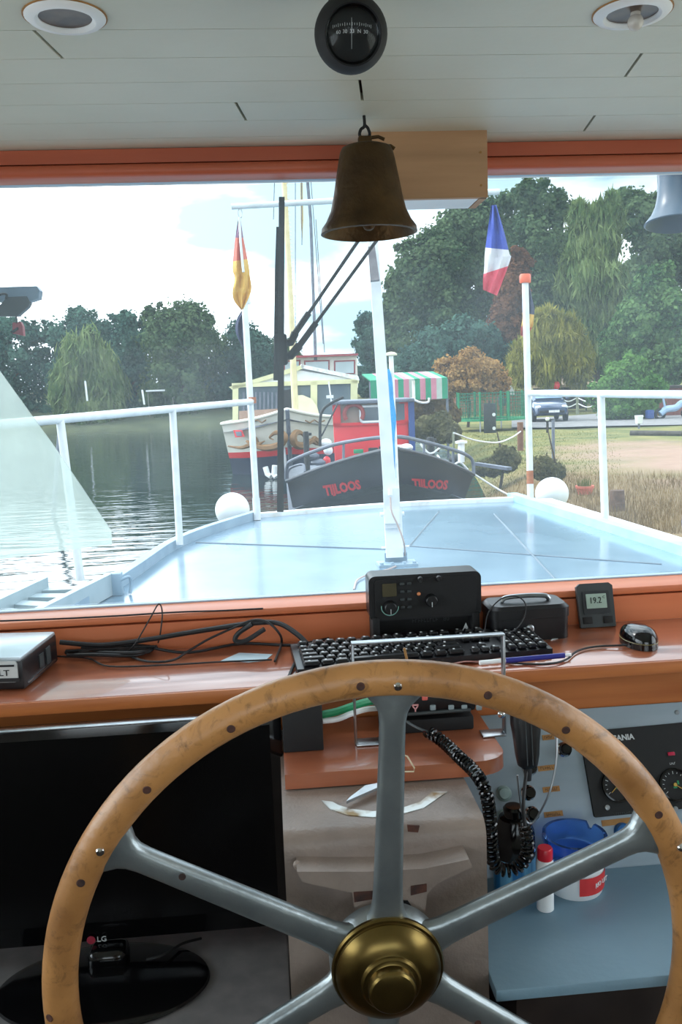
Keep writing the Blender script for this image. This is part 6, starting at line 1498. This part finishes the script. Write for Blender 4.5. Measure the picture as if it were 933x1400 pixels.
def tree(name, label, kind, blobs, d, n, leaf, hang=0, base_px=None, trunk=.25, group=None, zbase=None, sub=7):
    """blobs: (px, py, rx px, ry px) crown lobes seen at distance d"""
    u = d / FPX
    C = [(np.array(at_d(px, py, d + dz_)), rx * u, ry * u) for px, py, rx, ry, dz_ in [(tuple(b) + (0,))[:5] for b in blobs]]
    ar = np.array([c[1] * c[2] for c in C]); ar = ar / ar.sum()
    Ps, Ns = [], []
    for (c, rx, ry), f_ in zip(C, ar):
        rad = np.array([rx, rx * .85, ry]); k = max(40, int(n * 3.4 * f_)); ncl = max(sub * 3, int(12 + 80 * f_ * sub / 7))
        # clumps over the lobe's outside
        v = rng.normal(0, 1, (ncl, 3)); v /= np.linalg.norm(v, axis=1)[:, None]
        cc_ = c + v * rad * rng.uniform(.62, .88, (ncl, 1)); cr_ = rng.uniform(.12, .34, ncl) * min(rx, ry)
        w = rng.integers(0, ncl, k); q = rng.normal(0, 1, (k, 3)); q /= np.linalg.norm(q, axis=1)[:, None]
        Ps.append(cc_[w] + q * (cr_[w] * np.abs(rng.normal(.8, .3, k)))[:, None]); Ns.append(q * .7 + v[w] * .6)
        ki = int(k * .30); qi = rng.normal(0, 1, (ki, 3)); qi /= np.linalg.norm(qi, axis=1)[:, None]
        Ps.append(c + qi * rad * rng.uniform(.35, .85, (ki, 1))); Ns.append(qi)
    P = np.concatenate(Ps); N = np.concatenate(Ns)
    cz = min(c[0][2] - c[2] for c in C); cx = sum(c[0][0] * a for c, a in zip(C, ar)); cy = sum(c[0][1] * a for c, a in zip(C, ar))
    gz = zbase if zbase is not None else (bank(cx, cy) - .1 if cx > shore(cy) else WZ + .7)
    P[:, 2] = np.maximum(P[:, 2], gz + .05)
    V, F = leafmesh(P, N, leaf * (1.0 if hang else .78), hang)
    org = Vector((cx, cy, gz))
    o = thing(name, label, 'tree' if 'tree' in name or 'willow' in name or 'beech' in name or 'conifer' in name else 'bush', org, group)
    mb = MB(); mb.v = [tuple(x) for x in V]; mb.f = [tuple(x) for x in F]; mb.m = [0] * len(F)
    mb.build('foliage', LEAF[kind], o, smooth=0, fixn=False)
    if trunk:
        t = MB(); top_ = Vector((cx, cy, max(cz + 1, gz + (max(c[0][2] for c in C) - gz) * .75)))
        t.tube([Vector((cx, cy, gz - .2)), lerp((cx, cy, gz), top_, .5) + Vector((.15, 0, 0)), top_], trunk, 8, radii=[trunk * 1.3, trunk, trunk * .4])
        for k in range(3):
            c = C[k % len(C)][0]; t.tube([lerp((cx, cy, gz), top_, .35 + .15 * k), Vector(c)], trunk * .4, 6, radii=[trunk * .5, trunk * .2])
        t.build('trunk', m_bark, o)
    return o
GL = 'trees along the far left bank'
DL = 78
tree('broadleaf_tree', 'dark blue-green tree at the left edge of the far bank', 'blue', [(-30, 500, 60, 70), (30, 505, 50, 72), (0, 450, 40, 20), (55, 455, 28, 22), (20, 570, 70, 30)], DL + 4, 7000, .30, group=GL)
tree('broadleaf_tree', 'blue-green tree with a loose top, left of the dark round tree', 'blue', [(105, 470, 45, 45), (112, 436, 24, 20), (150, 452, 26, 22), (100, 520, 50, 40), (150, 500, 35, 40)], DL + 3, 6500, .28, group=GL)
tree('weeping_willow', 'pale olive willow at the water on the far left bank', 'pale', [(122, 500, 40, 45), (100, 530, 34, 40), (140, 535, 38, 42), (120, 565, 50, 22)], DL - 6, 5200, .28, hang=1, group=GL)
tree('broadleaf_tree', 'slim-topped tree between the pale willow and the dark round tree', 'blue', [(178, 465, 32, 42), (174, 438, 12, 14), (180, 520, 40, 50), (190, 565, 45, 22)], DL, 5000, .28, group=GL)
tree('broadleaf_tree', 'large dark round-headed tree left of the bow pole', 'deep', [(243, 470, 58, 58), (215, 440, 28, 26), (255, 445, 45, 34), (285, 480, 30, 40), (240, 530, 62, 50), (240, 572, 62, 18)], DL - 3, 9000, .30, group=GL)
tree('broadleaf_tree', 'dark green tree behind the left bow pole', 'blue', [(330, 480, 40, 40), (315, 520, 40, 50), (350, 500, 40, 50), (330, 560, 50, 25)], DL, 6000, .28, group=GL)
tree('broadleaf_tree', 'low green tree behind the white barge', 'deep', [(385, 500, 36, 40), (420, 535, 45, 35), (375, 545, 40, 30)], DL + 3, 4000, .30, group=GL)
tree('broadleaf_tree', 'low tree behind the wheelhouse of the white barge', 'blue', [(470, 540, 40, 36), (445, 550, 40, 28)], DL + 14, 3000, .32, group=GL)
GR = 'trees rising behind the right bank'
tree('broadleaf_tree', 'bluish tree at the left end of the right-hand wood, above the striped tent', 'blue', [(505, 465, 24, 38), (498, 440, 15, 16), (525, 480, 30, 45), (515, 520, 40, 30)], 82, 5000, .28, group=GR)
tree('broadleaf_tree', 'big rounded tree right of the mast head', 'deep', [(575, 400, 50, 60), (545, 415, 30, 40), (600, 360, 45, 55), (560, 350, 26, 26), (560, 470, 50, 50), (610, 450, 50, 60)], 72, 10000, .30, group=GR)
tree('broadleaf_tree', 'tall tree behind the tricolour flag', 'deep', [(655, 320, 42, 50), (625, 330, 36, 46), (680, 350, 40, 60), (650, 400, 50, 60), (690, 290, 30, 34), (640, 290, 30, 26)], 74, 10000, .30, group=GR)
tree('broadleaf_tree', 'tallest tree with a high narrow crown right of the tricolour flag', 'deep', [(742, 280, 36, 36), (720, 268, 24, 22), (768, 285, 26, 24), (735, 330, 48, 46), (760, 370, 50, 60), (745, 430, 55, 60)], 70, 10000, .29, group=GR)
tree('copper_beech', 'copper-brown tree behind the tricolour flag and the orange-capped pole', 'copper', [(700, 400, 28, 50), (690, 445, 30, 40), (712, 360, 18, 26), (700, 470, 30, 26)], 62, 5500, .26, group=GR)
tree('weeping_birch', 'tall pale olive weeping tree right of the tallest tree', 'pale', [(815, 330, 34, 56), (800, 300, 22, 24), (830, 300, 26, 30), (800, 390, 36, 56), (825, 410, 38, 60), (810, 465, 40, 40)], 62, 8500, .26, hang=1, group=GR)
tree('broadleaf_tree', 'dark tree in the top right corner below the horn', 'deep', [(880, 300, 42, 44), (920, 290, 45, 40), (900, 360, 50, 55), (870, 400, 45, 60), (960, 340, 50, 70), (860, 270, 22, 18)], 68, 10000, .29, group=GR)
tree('conifer_tree', 'green pointed tree at the right edge above the lane', 'mid', [(905, 395, 24, 40), (920, 440, 40, 50), (880, 450, 36, 46), (945, 470, 50, 60), (900, 500, 55, 36)], 56, 8000, .25, group=GR)
tree('conifer_tree', 'middle green tree in front of the dark corner tree', 'mid', [(880, 395, 20, 30), (865, 440, 26, 44), (845, 480, 30, 40)], 58, 4500, .24, group=GR)
tree('weeping_willow', 'yellow-green weeping willow above the gazebo', 'yellow', [(752, 446, 22, 24), (732, 474, 26, 34), (772, 472, 28, 36), (714, 500, 18, 30), (748, 500, 26, 28), (790, 498, 22, 30)], 54, 7500, .24, hang=1, group=GR)
tree('broadleaf_tree', 'dark bluish tree low behind the orange autumn bush', 'blue', [(640, 470, 50, 40), (600, 490, 50, 44), (670, 500, 40, 36), (560, 510, 50, 34), (700, 500, 36, 30)], 60, 8000, .26, group=GR)
tree('broadleaf_tree', 'dark shaded tree behind the willow and the gazebo', 'deep', [(800, 490, 46, 46), (760, 510, 50, 34), (840, 470, 36, 46)], 66, 5000, .28, group=GR)
GB = 'bushes on the right bank'
tree('leafy_bush', 'bright green bush behind the right rail beside the lane', 'bright', [(855, 525, 34, 34), (832, 545, 32, 30), (880, 540, 32, 32), (850, 560, 40, 20), (865, 500, 22, 18)], 42, 7000, .17, trunk=.06, group=GB)
tree('autumn_bush', 'orange autumn bush behind the trampoline', 'orange', [(640, 500, 36, 24), (615, 512, 30, 26), (668, 512, 32, 24), (640, 528, 50, 20), (638, 512, 44, 26), (600, 530, 34, 24), (676, 526, 30, 20)], 41, 6500, .15, trunk=.06, group=GB)
tree('autumn_bush', 'brownish bush below the orange bush beside the striped tent', 'straw', [(592, 545, 26, 26), (575, 560, 26, 24), (605, 565, 28, 18)], 30, 5000, .12, trunk=.05, group=GB)
tree('leafy_bush', 'dull olive bush on the bank above the black barge bow', 'dry', [(585, 585, 26, 18), (610, 592, 26, 16), (600, 575, 18, 14)], 26, 4000, .11, trunk=.04, group=GB)
tree('leafy_bush', 'dry olive bush at the water left of the orange-capped pole', 'dry', [(690, 628, 22, 18), (668, 640, 22, 14)], 19, 3500, .07, trunk=.03, group=GB)
tree('leafy_bush', 'grey-green tuft behind the right white ball', 'dry', [(742, 640, 18, 18), (758, 645, 16, 14)], 15.5, 2500, .05, trunk=.02, group=GB)
# dry grass and reeds along the bank: nobody could count the blades
def blades(name, label, n, region, h0, h1, w, kind):
    pts = []
    while len(pts) < n:
        px, py = rng.uniform(region[0], region[2]), rng.uniform(region[1], region[3]); q = at_z(px, py, GZ)
        if q.x > shore(q.y) + .25 and rng.random() < (1 if region[2] > 900 else (870 - px) / 240): pts.append((q.x, q.y, bank(q.x, q.y) - .02))
    P = np.array(pts); H = rng.uniform(h0, h1, n); L = rng.normal(0, .25, (n, 2)) * H[:, None]; a = rng.uniform(0, math.pi, n)
    D = np.stack([np.cos(a), np.sin(a), 0 * a], 1) * w
    top_ = P + np.stack([L[:, 0], L[:, 1], H], 1); mid_ = P + np.stack([L[:, 0] * .35, L[:, 1] * .35, H * .55], 1)
    V = np.stack([P - D, P + D, mid_ + D * .7, mid_ - D * .7, top_], 1).reshape(-1, 3)
    m = MB(); m.v = [tuple(x) for x in V]; F = []
    for i in range(n): F += [(5 * i, 5 * i + 1, 5 * i + 2, 5 * i + 3), (5 * i + 3, 5 * i + 2, 5 * i + 4)]
    m.f = F; m.m = [0] * len(F)
    return tag(m.build(name, LEAF[kind], smooth=0, fixn=False), label, 'grass', kind='stuff')
blades('dry_grass', 'dry straw grass on the bank beyond the right rail', 9000, (640, 650, 960, 730), .06, .2, .004, 'straw')
blades('green_grass', 'short green grass on the right bank before the lane', 9000, (600, 588, 850, 650), .02, .07, .008, 'grass')
